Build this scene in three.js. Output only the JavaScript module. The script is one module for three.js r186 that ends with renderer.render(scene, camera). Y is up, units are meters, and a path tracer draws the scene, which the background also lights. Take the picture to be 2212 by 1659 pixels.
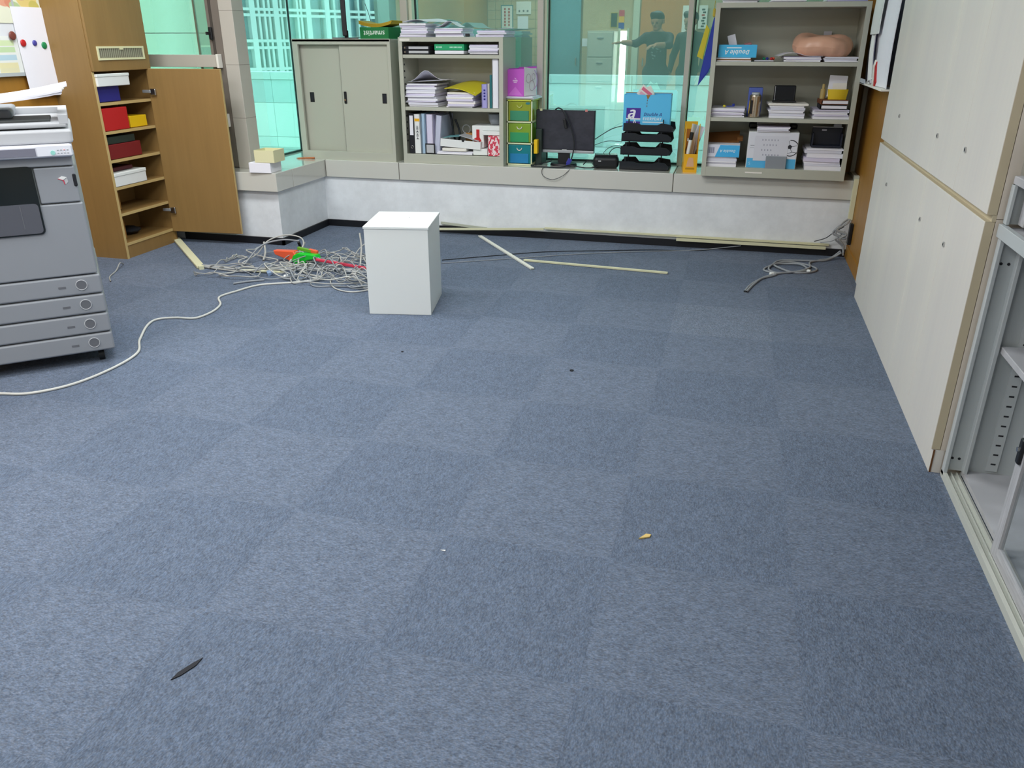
import * as THREE from 'three';
import { RoundedBoxGeometry } from 'three/addons/geometries/RoundedBoxGeometry.js';
import { mergeGeometries, mergeVertices } from 'three/addons/utils/BufferGeometryUtils.js';
import { RectAreaLightUniformsLib } from 'three/addons/lights/RectAreaLightUniformsLib.js';

// ---------- camera, sky, lamps, exposure ----------
const scene = new THREE.Scene();
const camera = new THREE.PerspectiveCamera(51.62, 2212 / 1659, 0.05, 100);
camera.position.set(0, 1.37, 0);
camera.rotation.set(THREE.MathUtils.degToRad(-23.44), THREE.MathUtils.degToRad(15.09), 0, 'YXZ');
scene.background = new THREE.Color(0.80, 0.90, 1.0);
scene.backgroundIntensity = 2.8;
const renderer = new THREE.WebGLRenderer({ antialias: true });
renderer.toneMapping = THREE.LinearToneMapping;
renderer.toneMappingExposure = 1.75;
renderer.shadowMap.enabled = true;
RectAreaLightUniformsLib.init();
const LAMP_COLOR = new THREE.Color(0.95, 0.98, 1.0), LAMP_POWER = 7.3;
const CEIL = 2.62;
const LAMPS = [[-3.15, -3.7], [-1.35, -3.7], [-3.15, -1.7], [-1.35, -1.7], [-3.15, 0.5], [-1.2, 0.5]];   // fluorescent troffers above the frame

// ---------- helpers ----------
let seed = 20240611;
const rnd = () => { seed = (seed + 0x6d2b79f5) | 0; let t = Math.imul(seed ^ (seed >>> 15), 1 | seed); t = (t + Math.imul(t ^ (t >>> 7), 61 | t)) ^ t; return ((t ^ (t >>> 14)) >>> 0) / 4294967296; };
const rr = (a, b) => a + (b - a) * rnd();
const V = (x, y, z) => new THREE.Vector3(x, y, z);
const taken = {};
function numbered(name) { const n = taken[name] = (taken[name] ?? -1) + 1; return n ? name + '_' + String(n).padStart(3, '0') : name; }
function shade(m) { m.castShadow = true; m.receiveShadow = true; return m; }
function thing(name, label, category, [x, y, z] = [0, 0, 0], turn = 0, group) {
  const o = new THREE.Group(); o.name = numbered(name); o.position.set(x, y, z); o.rotation.y = turn;
  o.userData = { label, category }; if (group) o.userData.group = group;
  scene.add(o); return o;
}
function single(name, label, category, geo, m, pos = [0, 0, 0], rot = [0, 0, 0], group) {
  const o = shade(new THREE.Mesh(geo, m)); o.name = numbered(name); o.position.set(...pos); o.rotation.set(...rot);
  o.userData = { label, category }; if (group) o.userData.group = group;
  scene.add(o); return o;
}
function part(parent, name, geo, m, pos = [0, 0, 0], rot = [0, 0, 0], label) {
  const o = shade(new THREE.Mesh(geo, m)); o.name = name; o.position.set(...pos); o.rotation.set(...rot);
  if (label) o.userData.label = label;
  parent.add(o); return o;
}
function struct(name, geo, m, pos = [0, 0, 0], label, category) {
  const o = geo ? shade(new THREE.Mesh(geo, m)) : new THREE.Group(); o.name = numbered(name); o.position.set(...pos);
  o.userData = { kind: 'structure' }; if (label) o.userData.label = label; if (category) o.userData.category = category;
  scene.add(o); return o;
}
// uv in metres, by the main direction of each face
function muv(g, s = 1) {
  if (g.index) g = g.toNonIndexed();
  g.computeVertexNormals === undefined || 0;
  const p = g.attributes.position, n = g.attributes.normal, uv = new Float32Array(p.count * 2);
  for (let i = 0; i < p.count; i += 3) {
    let nx = 0, ny = 0, nz = 0;
    for (let k = 0; k < 3; k++) { nx += n.getX(i + k); ny += n.getY(i + k); nz += n.getZ(i + k); }
    nx = Math.abs(nx); ny = Math.abs(ny); nz = Math.abs(nz);
    for (let k = 0; k < 3; k++) {
      const x = p.getX(i + k), y = p.getY(i + k), z = p.getZ(i + k);
      const [u, v] = ny >= nx && ny >= nz ? [x, z] : nx >= nz ? [z, y] : [x, y];
      uv[2 * (i + k)] = u * s; uv[2 * (i + k) + 1] = v * s;
    }
  }
  g.setAttribute('uv', new THREE.BufferAttribute(uv, 2)); return g;
}
const bx = (w, h, d) => new THREE.BoxGeometry(w, h, d);
const rb = (w, h, d, r = 0.004, s = 2) => new RoundedBoxGeometry(w, h, d, s, Math.min(r, w / 2.01, h / 2.01, d / 2.01));
// a box given by its limits, as geometry already in place
const span = (x0, x1, y0, y1, z0, z1, r = 0) => { const g = r ? rb(x1 - x0, y1 - y0, z1 - z0, r, 1) : bx(x1 - x0, y1 - y0, z1 - z0); g.translate((x0 + x1) / 2, (y0 + y1) / 2, (z0 + z1) / 2); return g; };
const cyl = (r, h, n = 20, r2 = r) => new THREE.CylinderGeometry(r2, r, h, n);
const join = (gs) => mergeGeometries(gs.map((g) => (g.index ? g.toNonIndexed() : g)).map((g) => { const c = new THREE.BufferGeometry(); for (const k of ['position', 'normal', 'uv']) c.setAttribute(k, g.attributes[k]); return c; }));
function poly(pts, depth, bevel = 0, holes = []) {
  const s = new THREE.Shape(pts.map(([x, y]) => new THREE.Vector2(x, y)));
  for (const h of holes) s.holes.push(new THREE.Path(h.map(([x, y]) => new THREE.Vector2(x, y))));
  return new THREE.ExtrudeGeometry(s, { depth, bevelEnabled: bevel > 0, bevelThickness: bevel, bevelSize: bevel, bevelSegments: 1, steps: 1, curveSegments: 8 });
}
const rectPts = (x0, x1, y0, y1) => [[x0, y0], [x1, y0], [x1, y1], [x0, y1]];
function rounded(x0, x1, y0, y1, r, n = 5) {
  const out = [];
  for (const [cx, cy, a] of [[x1 - r, y0 + r, -90], [x1 - r, y1 - r, 0], [x0 + r, y1 - r, 90], [x0 + r, y0 + r, 180]])
    for (let i = 0; i <= n; i++) { const t = (a + 90 * i / n) * Math.PI / 180; out.push([cx + r * Math.cos(t), cy + r * Math.sin(t)]); }
  return out;
}
// ring of a given bar width in the xy plane
const ring = (x0, x1, y0, y1, t, d) => poly(rectPts(x0, x1, y0, y1), d, 0, [rectPts(x0 + t, x1 - t, y0 + t, y1 - t)]);
function tube(pts, r, seg = 0, radial = 7) {
  const c = new THREE.CatmullRomCurve3(pts.map((p) => (p.isVector3 ? p : V(...p))), false, 'centripetal');
  return new THREE.TubeGeometry(c, seg || pts.length * 8, r, radial, false);
}
// thin closed sheet w by d, bent by f(u, v) -> height (u, v in 0..1)
function sheet(w, d, f, nx = 8, nz = 8, th = 0.0012) {
  const pos = [], idx = [], uv = [], N = (nx + 1) * (nz + 1);
  for (const s of [1, -1]) for (let j = 0; j <= nz; j++) for (let i = 0; i <= nx; i++) {
    const u = i / nx, v = j / nz; pos.push((u - 0.5) * w, f(u, v) + s * th / 2, (v - 0.5) * d); uv.push(u, 1 - v);
  }
  const at = (i, j, s) => s * N + j * (nx + 1) + i;
  for (let j = 0; j < nz; j++) for (let i = 0; i < nx; i++) {
    idx.push(at(i, j, 0), at(i, j + 1, 0), at(i + 1, j, 0), at(i + 1, j, 0), at(i, j + 1, 0), at(i + 1, j + 1, 0));
    idx.push(at(i, j, 1), at(i + 1, j, 1), at(i, j + 1, 1), at(i + 1, j, 1), at(i + 1, j + 1, 1), at(i, j + 1, 1));
  }
  const rim = (a, b) => idx.push(a, b, a + N, b, b + N, a + N);
  for (let i = 0; i < nx; i++) { rim(at(i + 1, 0, 0), at(i, 0, 0)); rim(at(i, nz, 0), at(i + 1, nz, 0)); }
  for (let j = 0; j < nz; j++) { rim(at(0, j, 0), at(0, j + 1, 0)); rim(at(nx, j + 1, 0), at(nx, j, 0)); }
  const g = new THREE.BufferGeometry(); g.setAttribute('position', new THREE.Float32BufferAttribute(pos, 3)); g.setAttribute('uv', new THREE.Float32BufferAttribute(uv, 2)); g.setIndex(idx);
  const out = g.toNonIndexed(); out.computeVertexNormals(); return out;
}

// ---------- textures ----------
function hash2(x, y, s) { let h = Math.imul(x | 0, 374761393) + Math.imul(y | 0, 668265263) + Math.imul(s, 1442695041); h = Math.imul(h ^ (h >>> 13), 1274126177); return ((h ^ (h >>> 16)) >>> 0) / 4294967296; }
function vnoise(x, y, px, py, s) {   // value noise that repeats after px, py cells
  const xi = Math.floor(x), yi = Math.floor(y), fx = x - xi, fy = y - yi, u = fx * fx * (3 - 2 * fx), v = fy * fy * (3 - 2 * fy);
  const m = (a, b) => ((a % b) + b) % b, h = (i, j) => hash2(m(i, px), m(j, py), s);
  return (h(xi, yi) * (1 - u) + h(xi + 1, yi) * u) * (1 - v) + (h(xi, yi + 1) * (1 - u) + h(xi + 1, yi + 1) * u) * v;
}
function dataTex(n, fn, srgb = true, rep = 1) {
  const a = new Uint8Array(n * n * 4);
  for (let j = 0; j < n; j++) for (let i = 0; i < n; i++) { const c = fn(i / n, j / n); for (let k = 0; k < 3; k++) a[4 * (j * n + i) + k] = Math.max(0, Math.min(255, c[k] ?? c[0])); a[4 * (j * n + i) + 3] = 255; }
  const t = new THREE.DataTexture(a, n, n); t.wrapS = t.wrapT = THREE.RepeatWrapping; t.magFilter = THREE.LinearFilter; t.minFilter = THREE.LinearMipmapLinearFilter; t.generateMipmaps = true;
  if (srgb) t.colorSpace = THREE.SRGBColorSpace; t.repeat.set(rep, rep); t.needsUpdate = true; return t;
}
function canvasTex(w, h, draw) {
  const c = document.createElement('canvas'); c.width = w; c.height = h; const g = c.getContext('2d'); draw(g, w, h);
  const t = new THREE.CanvasTexture(c); t.colorSpace = THREE.SRGBColorSpace; t.magFilter = THREE.LinearFilter; return t;
}
// looped carpet yarn: fine flecks laid in one direction
const fleck = (u, v) => 0.5 * vnoise(u * 90, v * 230, 90, 230, 3) + 0.32 * vnoise(u * 210, v * 260, 210, 260, 7) + 0.18 * vnoise(u * 26, v * 48, 26, 48, 11);
const carpetMap = dataTex(512, (u, v) => { const f = (fleck(u, v) - 0.5) * 105 + 176, b = (vnoise(u * 150, v * 190, 150, 190, 23) - 0.5) * 12; return [f - 4 - b, f, f + b + 6]; });
const carpetBump = dataTex(256, (u, v) => [fleck(u, v) * 255], false);
const woodTone = (u, v) => 0.5 * vnoise(u * 40, v * 3, 40, 3, 31) + 0.3 * vnoise(u * 110, v * 5, 110, 5, 37) + 0.2 * vnoise(u * 9, v * 2, 9, 2, 41);
const woodMap = dataTex(256, (u, v) => { const k = 0.95 + 0.09 * woodTone(u, v); return [250 * k, 246 * k, 240 * k]; });
const laminateMap = dataTex(512, (u, v) => { const k = 0.7 * vnoise(u * 11, v * 2, 11, 2, 51) + 0.3 * vnoise(u * 60, v * 3, 60, 3, 53), m = 0.965 + 0.045 * k; return [250 * m, 250 * m, (250 - 5 * k) * m]; });
const plasterMap = dataTex(256, (u, v) => { const k = 0.5 * vnoise(u * 9, v * 9, 9, 9, 61) + 0.3 * vnoise(u * 30, v * 30, 30, 30, 63) + 0.2 * vnoise(u * 100, v * 100, 100, 100, 67), m = 0.92 + 0.09 * k; return [252 * m, 253 * m, 255 * m]; });
const steelBump = dataTex(128, (u, v) => [128 + 90 * (vnoise(u * 60, v * 60, 60, 60, 71) - 0.5)], false);
const dustMap = dataTex(128, (u, v) => { const k = 0.6 * vnoise(u * 7, v * 7, 7, 7, 81) + 0.4 * vnoise(u * 25, v * 25, 25, 25, 83), m = 0.82 + 0.2 * k; return [244 * m, 242 * m, 246 * m]; });
const petalMap = dataTex(128, (u, v) => { const k = vnoise(u * 9, v * 9, 9, 9, 91) * 0.7 + vnoise(u * 22, v * 22, 22, 22, 95) * 0.3; return k > 0.47 ? [214, 62, 86] : [244, 224, 224]; });

// ---------- materials ----------
const mat = (color, o = {}) => new THREE.MeshPhysicalMaterial({ color, roughness: 0.6, ...o });
const M = {
  carpetA: mat('#96a2b5', { map: carpetMap, bumpMap: carpetBump, bumpScale: 0.0012, roughness: 1, sheen: 0.25, sheenRoughness: 0.6, sheenColor: new THREE.Color('#aab6cc') }),
  carpetB: mat('#8e9baf', { map: carpetMap, bumpMap: carpetBump, bumpScale: 0.0012, roughness: 1, sheen: 0.25, sheenRoughness: 0.6, sheenColor: new THREE.Color('#aab6cc') }),
  carpetC: mat('#a0abbc', { map: carpetMap, bumpMap: carpetBump, bumpScale: 0.0012, roughness: 1, sheen: 0.25, sheenRoughness: 0.6, sheenColor: new THREE.Color('#aab6cc') }),
  plaster: mat('#f4f7f8', { map: plasterMap, roughness: 0.85 }),
  ceiling: mat('#e6e6e2', { roughness: 0.9 }),
  stone: mat('#d2d1c8', { roughness: 0.3, clearcoat: 1, clearcoatRoughness: 0.06 }),
  skirting: mat('#0f1118', { roughness: 0.5 }),
  wood: mat('#997a49', { map: woodMap, roughness: 0.5 }),
  woodEdge: mat('#c8ad74', { roughness: 0.55 }),
  woodWall: mat('#a8792f', { map: woodMap, roughness: 0.45 }),
  woodDark: mat('#6e4a26', { map: woodMap, roughness: 0.5 }),
  laminate: mat('#e4e0da', { map: laminateMap, roughness: 0.42 }),
  laminateEdge: mat('#c4b89c', { roughness: 0.5 }),
  laminateSide: mat('#dfd5c9', { map: laminateMap, roughness: 0.5 }),
  steel: mat('#bcbdae', { roughness: 0.42, bumpMap: steelBump, bumpScale: 0.0001 }),
  steelCool: mat('#b9c0c2', { roughness: 0.4 }),
  steelWhite: mat('#d0d3d4', { map: dustMap, roughness: 0.5 }),
  frame: mat('#c3bdb2', { roughness: 0.45 }), frameGreen: mat('#cfd2ba', { roughness: 0.45 }), frameDark: mat('#7c736a', { roughness: 0.5 }),
  glass: mat(new THREE.Color(0.54, 0.97, 0.85), { roughness: 0.0, transmission: 1, thickness: 0, ior: 2.33, metalness: 0.48 }),
  clear: mat('#f2f6f6', { roughness: 0.05, transmission: 1, thickness: 0, ior: 1.45 }),
  rubber: mat('#14181a', { roughness: 0.6 }), black: mat('#15171b', { roughness: 0.42 }), blackGloss: mat('#17181c', { roughness: 0.12 }), ink: mat('#1b1d24', { roughness: 0.8 }),
  white: mat('#eef0ee', { roughness: 0.55 }), boxWhite: mat('#eff3f0', { roughness: 0.4 }), paper: mat('#f4f3fa', { roughness: 0.8 }), paperGrey: mat('#e0e0ec', { roughness: 0.8 }), paperWarm: mat('#f0ece2', { roughness: 0.8 }), paperLilac: mat('#ded8ee', { roughness: 0.8 }),
  cable: mat('#a6a7a4', { roughness: 0.55 }), cableWhite: mat('#bcbcb6', { roughness: 0.5 }), cableGrey: mat('#94999e', { roughness: 0.55 }), cableBlack: mat('#20242a', { roughness: 0.5 }),
  cream: mat('#e6e2b6', { roughness: 0.6 }), trunking: mat('#dedcb8', { roughness: 0.5 }), trunkingGrey: mat('#b9bdae', { roughness: 0.5 }),
  chrome: mat('#c8c8c8', { roughness: 0.25, metalness: 1 }), silver: mat('#b9bcc0', { roughness: 0.35, metalness: 0.6 }),
  copier: mat('#95999f', { roughness: 0.5 }), copierLight: mat('#bfc1c4', { roughness: 0.5 }), copierSide: mat('#989e9c', { roughness: 0.55 }), copierDark: mat('#6d6f74', { roughness: 0.4 }),
  red: mat('#c11d22', { roughness: 0.5 }), darkRed: mat('#7c1a20', { roughness: 0.5 }), maroon: mat('#4a1420', { roughness: 0.6 }), blue: mat('#282a86', { roughness: 0.5 }), yellow: mat('#efc414', { roughness: 0.5 }), darkGreen: mat('#24342f', { roughness: 0.5 }),
  brown: mat('#8c5a2a', { roughness: 0.8 }), carton: mat('#a5793f', { roughness: 0.85 }),
  yellowFolder: mat('#d9cc2e', { roughness: 0.5 }), green: mat('#16a86e', { roughness: 0.5 }), smartGreen: mat('#137a3e', { roughness: 0.5 }), mustard: mat('#b99a1c', { roughness: 0.6 }),
  purple: mat('#c85ecb', { roughness: 0.45 }), skyBlue: mat('#5cc6f6', { roughness: 0.5 }), amber: mat('#f2b41e', { roughness: 0.45 }), amberDark: mat('#b4691c', { roughness: 0.6 }),
  teal: mat('#2f7f84', { roughness: 0.5 }), lilac: mat('#a9a4dc', { roughness: 0.6 }), orange: mat('#f0613a', { roughness: 0.4 }), toyGreen: mat('#14c832', { roughness: 0.35 }), pinkRed: mat('#d43a55', { roughness: 0.4 }),
  navy: mat('#2b3c9c', { roughness: 0.8, sheen: 0.3 }), gold: mat('#b8a23a', { roughness: 0.6 }), flagYellow: mat('#d2c23a', { roughness: 0.8 }),
  cushion: mat('#e6b296', { roughness: 0.34, sheen: 0.5, sheenColor: new THREE.Color('#ffd9c0') }), floral: mat('#ffffff', { map: petalMap, roughness: 0.6 }),
  tan: mat('#d08a48', { map: woodMap, roughness: 0.5 }), tileTan: mat('#c4b08a', { roughness: 0.45 }), groutTan: mat('#94886c', { roughness: 0.8 }),
};

// ---------- the room ----------
const floor = struct('floor');
part(floor, 'subfloor', span(-4.3, 1.35, -0.12, -0.006, -6.25, 1.7), mat('#6a7484', { roughness: 1 }));
{
  const full = muv(bx(0.4998, 0.006, 0.4998), 2);
  const lim = (a, b, lo, hi) => [Math.max(a, lo), Math.min(b, hi)];
  for (let j = -8; j < 8; j++) for (let i = -9; i < 3; i++) {
    const [x0, x1] = lim(-0.22 + i * 0.5, 0.28 + i * 0.5, -4.2, 1.27), [z0, z1] = lim(-2.4 + j * 0.5, -1.9 + j * 0.5, -5.766, 1.6);
    if (x1 - x0 < 0.02 || z1 - z0 < 0.02) continue;
    const whole = x1 - x0 > 0.499 && z1 - z0 > 0.499, odd = (i + j) & 1;
    const g = whole ? full : muv(bx(x1 - x0 - 0.0006, 0.006, z1 - z0 - 0.0006), 2);
    const m = i === 0 && j === -4 ? M.carpetC : !odd ? M.carpetB : M.carpetA;
    const t = part(floor, 'carpet_tile', g, m, [(x0 + x1) / 2, -0.003, (z0 + z1) / 2], [0, whole ? (odd ? 0 : Math.PI / 2) + (hash2(i, j, 5) > 0.5 ? Math.PI : 0) : 0, 0]);
  }
}
const ceiling = struct('ceiling', span(-4.35, 1.4, CEIL, CEIL + 0.12, -6.4, 1.75), M.ceiling);
struct('wall_left', muv(span(-4.35, -4.2, 0, CEIL, -5.35, 1.75)), M.woodWall, [0, 0, 0], 'orange brown wood panelled wall');
const wallRight = struct('wall_right', muv(span(0.82, 1.4, 0, CEIL, -6.4, -4.81)), M.woodWall, [0, 0, 0], 'orange brown wood panelled wall');
struct('baseboard_right', muv(span(0.812, 0.82, 0, 0.085, -5.766, -4.81)), M.woodWall);
struct('wall_right', span(1.27, 1.4, 0, CEIL, -4.81, 1.75), M.plaster);
struct('wall_back', muv(join([span(-3.09, 0.82, 0, 0.385, -6.3, -5.78), span(-3.6, -3.09, 0, 0.385, -6.3, -5.078)])), M.plaster, [0, 0, 0], 'mottled white dwarf wall under the sill');
struct('wall_back', muv(span(-4.35, -3.6, 0, 0.385, -5.35, -5.078)), M.plaster);
struct('wall_back', join([span(-4.35, 1.4, 2.3, CEIL, -6.4, -6.1), span(-4.35, -3.4, 2.3, CEIL, -6.1, -5.15)]), M.plaster);
struct('baseboard_back', span(-3.076, 0.82, 0, 0.05, -5.782, -5.766), M.skirting, [0, 0, 0], 'black skirting');
struct('baseboard_return', span(-3.092, -3.076, 0, 0.05, -5.782, -5.062), M.skirting);
struct('baseboard_left', span(-3.9, -3.076, 0, 0.05, -5.08, -5.062), M.skirting);
{ // beige stone window sill in slabs with open joints
  const sill = struct('trim_1'); sill.userData.label = 'beige stone window sill slabs';
  const gap = 0.0025, slab = (x0, x1, z0, z1) => part(sill, 'sill_slab', span(x0 + gap, x1 - gap, 0.386, 0.515, z0 + gap, z1 - gap, 0.004), M.stone);
  slab(-3.06, -2.445, -6.25, -5.755); slab(-2.445, -0.385, -6.25, -5.755); slab(-0.385, 0.819, -6.25, -5.755);
  slab(-3.55, -3.06, -6.25, -5.26); slab(-3.55, -3.06, -5.26, -5.03); slab(-4.19, -3.55, -5.3, -5.03);
  part(sill, 'joint_mortar', join([span(-3.54, 0.81, 0.39, 0.508, -6.24, -5.762), span(-3.54, -3.068, 0.39, 0.508, -6.2, -5.04), span(-4.18, -3.54, 0.39, 0.508, -5.29, -5.04)]), mat('#6f6c64', { roughness: 0.9 }));
}
// ---------- windows ----------
const Y0 = 0.515, Y1 = 2.3;
function backWindow(x0, x1) {
  const w = struct('window_' + (3 + backWindow.n++));
  part(w, 'pane', new THREE.PlaneGeometry(x1 - x0, Y1 - Y0), M.glass, [(x0 + x1) / 2, (Y0 + Y1) / 2, -6.2]);
  part(w, 'bottom_bead', span(x0, x1, Y0, Y0 + 0.014, -6.208, -6.19), mat('#27423c', { roughness: 0.5 }));
  return w;
}
backWindow.n = 0;
const w3 = backWindow(-3.5, -2.50), w4 = backWindow(-2.43, -1.45), w5 = backWindow(-1.395, -0.395), w6 = backWindow(-0.36, 0.66);
struct('wall_back', muv(span(0.66, 0.82, 0.515, 2.3, -6.3, -6.13)), M.woodWall, [0, 0, 0], 'brown wood panel at the window end');
function mullion(w, x0, xm, x1, zf) {
  part(w, 'mullion', span(x0, xm, Y0, Y1, -6.26, zf, 0.002), M.frame);
  if (x1 > xm) part(w, 'glazing_bead', span(xm, x1, Y0, Y1, -6.24, zf - 0.03, 0.002), M.frameGreen);
  part(w, 'gasket', span(x1, x1 + 0.007, Y0, Y1, -6.21, -6.185), M.rubber);
}
mullion(w4, -2.512, -2.457, -2.428, -6.10); mullion(w5, -1.456, -1.412, -1.394, -6.10); mullion(w6, -0.397, -0.362, -0.358, -6.14);
part(w3, 'corner_joint', span(-3.506, -3.494, Y0, Y1, -6.206, -6.194), M.rubber);
{
  const w2 = struct('window_2');
  part(w2, 'pane', new THREE.PlaneGeometry(0.87, Y1 - Y0), M.glass, [-3.5, (Y0 + Y1) / 2, -5.765], [0, Math.PI / 2, 0]);
  part(w2, 'bottom_bead', span(-3.508, -3.49, Y0, Y0 + 0.014, -6.2, -5.33), mat('#27423c', { roughness: 0.5 }));
  const post = part(w2, 'corner_post', span(-3.455, -3.35, Y0, Y1, -5.335, -5.2, 0.003), M.frame);
  for (const y of [0.86, 1.21, 1.55, 1.9]) part(w2, 'panel_seam', span(-3.4545, -3.3495, y, y + 0.0025, -5.3345, -5.1996), M.frameDark);
  part(w2, 'post_return', span(-3.52, -3.455, Y0, Y1, -5.335, -5.24), M.frame);
  const w1 = struct('window_1');
  part(w1, 'pane', new THREE.PlaneGeometry(0.63, Y1 - Y0), M.glass, [-3.875, (Y0 + Y1) / 2, -5.23]);
  part(w1, 'stile', span(-3.56, -3.457, Y0 + 0.005, Y1, -5.28, -5.205, 0.003), M.frameDark);
  part(w1, 'stile_groove', span(-3.535, -3.515, Y0 + 0.06, Y1 - 0.05, -5.2055, -5.2015), mat('#4d4640', { roughness: 0.6 }));
  part(w1, 'pane_joint', span(-3.668, -3.658, Y0, Y1, -5.24, -5.222), mat('#6d705c', { roughness: 0.6 }));
  part(w1, 'handle', join([span(-3.545, -3.52, 1.37, 1.45, -5.2, -5.18, 0.006), span(-3.54, -3.526, 1.40, 1.42, -5.185, -5.14, 0.004)]), M.black);
  part(w1, 'handle', join([span(-3.545, -3.52, 0.93, 1.0, -5.2, -5.18, 0.006), span(-3.54, -3.526, 0.955, 0.975, -5.185, -5.15, 0.004)]), M.black);
  for (const y of [1.195, 0.805]) { part(w1, 'safety_rail', span(-4.19, -3.495, y, y + 0.08, -5.2, -5.165, 0.003), M.frame); part(w1, 'rail_end_cap', span(-3.495, -3.478, y - 0.004, y + 0.084, -5.202, -5.155, 0.002), M.paperWarm); }
}
// ---------- ceiling lamps ----------
for (const [x, z] of LAMPS) {
  const t = thing('ceiling_light', 'white recessed fluorescent ceiling light panel', 'light', [x, CEIL, z], 0, 'fluorescent panels in the ceiling');
  part(t, 'housing', ring(-0.64, 0.64, -0.34, 0.34, 0.04, 0.03), M.white, [0, 0, 0], [Math.PI / 2, 0, 0]);
  part(t, 'diffuser', span(-0.6, 0.6, -0.012, -0.004, -0.3, 0.3), new THREE.MeshStandardMaterial({ color: '#ffffff', emissive: LAMP_COLOR, emissiveIntensity: 1.5 }));
  const l = new THREE.RectAreaLight(LAMP_COLOR, LAMP_POWER, 1.2, 0.6); l.name = 'lamp_light'; l.position.set(0, -0.035, 0); l.rotation.x = -Math.PI / 2; t.add(l);
}
// ---------- rear of the room (what the window panes mirror) ----------
const rear = struct('wall_rear', span(-4.35, 1.4, 0, CEIL, 1.6, 1.75), M.groutTan);
for (let i = 0; i < 11; i++) for (let j = 0; j < 8; j++) part(rear, 'wall_tile', span(-4.19 + i * 0.137, -4.06 + i * 0.137, 1.0 + j * 0.137, 1.13 + j * 0.137, 1.59, 1.6), M.tileTan);
part(rear, 'wall_panel', span(-4.19, -2.68, 0.0, 0.99, 1.59, 1.6), M.tileTan); part(rear, 'wall_panel', span(-2.58, 1.26, 0, CEIL - 0.01, 1.59, 1.6), M.tileTan); part(rear, 'wall_panel', span(-4.19, -2.68, 2.1, CEIL - 0.01, 1.59, 1.6), M.tileTan);
{
  const d = struct('door_1'); d.userData.label = 'blue green flush door in the rear wall';
  part(d, 'leaf', span(-3.12, -2.61, 0.0, 2.05, 1.555, 1.588, 0.003), mat('#5f9aa6', { roughness: 0.5 })); part(d, 'handle', span(-2.68, -2.66, 0.98, 1.1, 1.52, 1.555, 0.004), M.chrome);
  const t = struct('door_2'); t.userData.label = 'tan wooden door with pale frame in the rear wall';
  part(t, 'leaf', muv(span(-1.64, -0.86, 0, 2.0, 1.55, 1.585, 0.003)), M.tan); part(t, 'frame', span(-1.76, -1.66, 0, 2.1, 1.54, 1.59), M.frameGreen); part(t, 'frame', span(-0.84, -0.76, 0, 2.1, 1.54, 1.59), M.frameGreen); part(t, 'frame', span(-1.66, -0.84, 2.02, 2.1, 1.54, 1.59), M.frameGreen);
  part(t, 'handle', span(-1.58, -1.56, 0.98, 1.1, 1.51, 1.55, 0.004), M.chrome);
  const g = struct('window_7'); g.userData.label = 'narrow bright vertical light slit beside the tan door';
  part(g, 'lit_slit', span(-1.955, -1.85, 0.42, 1.5, 1.575, 1.588), new THREE.MeshStandardMaterial({ color: '#ffffff', emissive: new THREE.Color(1, 0.98, 0.88), emissiveIntensity: 2.6 }));
  const l = new THREE.RectAreaLight(new THREE.Color(1, 0.98, 0.88), 2.6, 0.105, 1.08); l.name = 'slit_light'; l.position.set(-1.9, 0.96, 1.57); g.add(l);
  part(g, 'slit_frame', join([span(-1.99, -1.955, 0.38, 1.54, 1.56, 1.59), span(-1.85, -1.815, 0.38, 1.54, 1.56, 1.59)]), M.frameGreen);
  // a filing cabinet against the rear wall, beside the light slit
  const c = thing('filing_cabinet', 'grey green steel filing cabinet against the rear wall', 'cabinet', [-2.2, 0, 1.34]);
  part(c, 'body', rb(0.42, 1.5, 0.48, 0.006), M.steel, [0, 0.75, 0]);
  for (let k = 0; k < 4; k++) { const dr = part(c, 'drawer', rb(0.39, 0.35, 0.02, 0.005), M.steel, [0, 0.2 + k * 0.366, -0.25]); part(dr, 'handle', rb(0.1, 0.02, 0.015, 0.004), M.chrome, [0, 0.1, -0.015]); }
  const n1 = single('notice_sheet', 'small white notice stuck beside the blue green door', 'notice', rb(0.1, 0.12, 0.003, 0.001), M.paper, [-2.53, 1.33, 1.586]);
  for (const [x, w, y0, y1] of [[-0.99, 0.2, 1.24, 1.86], [-0.74, 0.13, 1.53, 1.86]]) {
    const p = thing('wall_poster', x < -0.9 ? 'tall white poster with a column of dark print on the door frame' : 'shorter white poster with small pictures on the rear wall', 'poster', [x + w / 2, y0, 1.535]);
    part(p, 'sheet', rb(w, y1 - y0, 0.004, 0.001), M.paperWarm, [0, (y1 - y0) / 2, 0]);
    for (let k = 0; k < 7; k++) part(p, 'print_block', bx(w * 0.36, (y1 - y0) * 0.075, 0.001), k === 4 ? M.red : M.ink, [w * (0.02 + 0.12 * (k & 1)), (y1 - y0) * (0.1 + k * 0.12), -0.0028]);
  }
  const s = thing('colour_sign', 'narrow wall sign in red, yellow and blue blocks', 'sign', [-1.95, 1.53, 1.584]);
  [M.navy, M.amber, M.pinkRed].forEach((m, k) => part(s, 'colour_block', rb(0.088, 0.09, 0.006, 0.001), m, [0, 0.046 + k * 0.092, 0]));
  const f = thing('photo_board', 'dark framed photo board on the rear wall', 'picture', [-2.07, 1.55, 1.584]); part(f, 'frame', ring(-0.06, 0.06, 0, 0.22, 0.01, 0.012), M.gold, [0, 0, -0.006]); part(f, 'picture', bx(0.1, 0.2, 0.004), M.darkGreen, [0, 0.11, 0]);
  const rs = thing('warning_sign', 'white sign with two columns of red writing and teal border', 'sign', [-3.855, 1.54, 1.582]); part(rs, 'border', rb(0.21, 0.36, 0.006, 0.002), M.teal, [0, 0.175, 0.002]);
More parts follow.
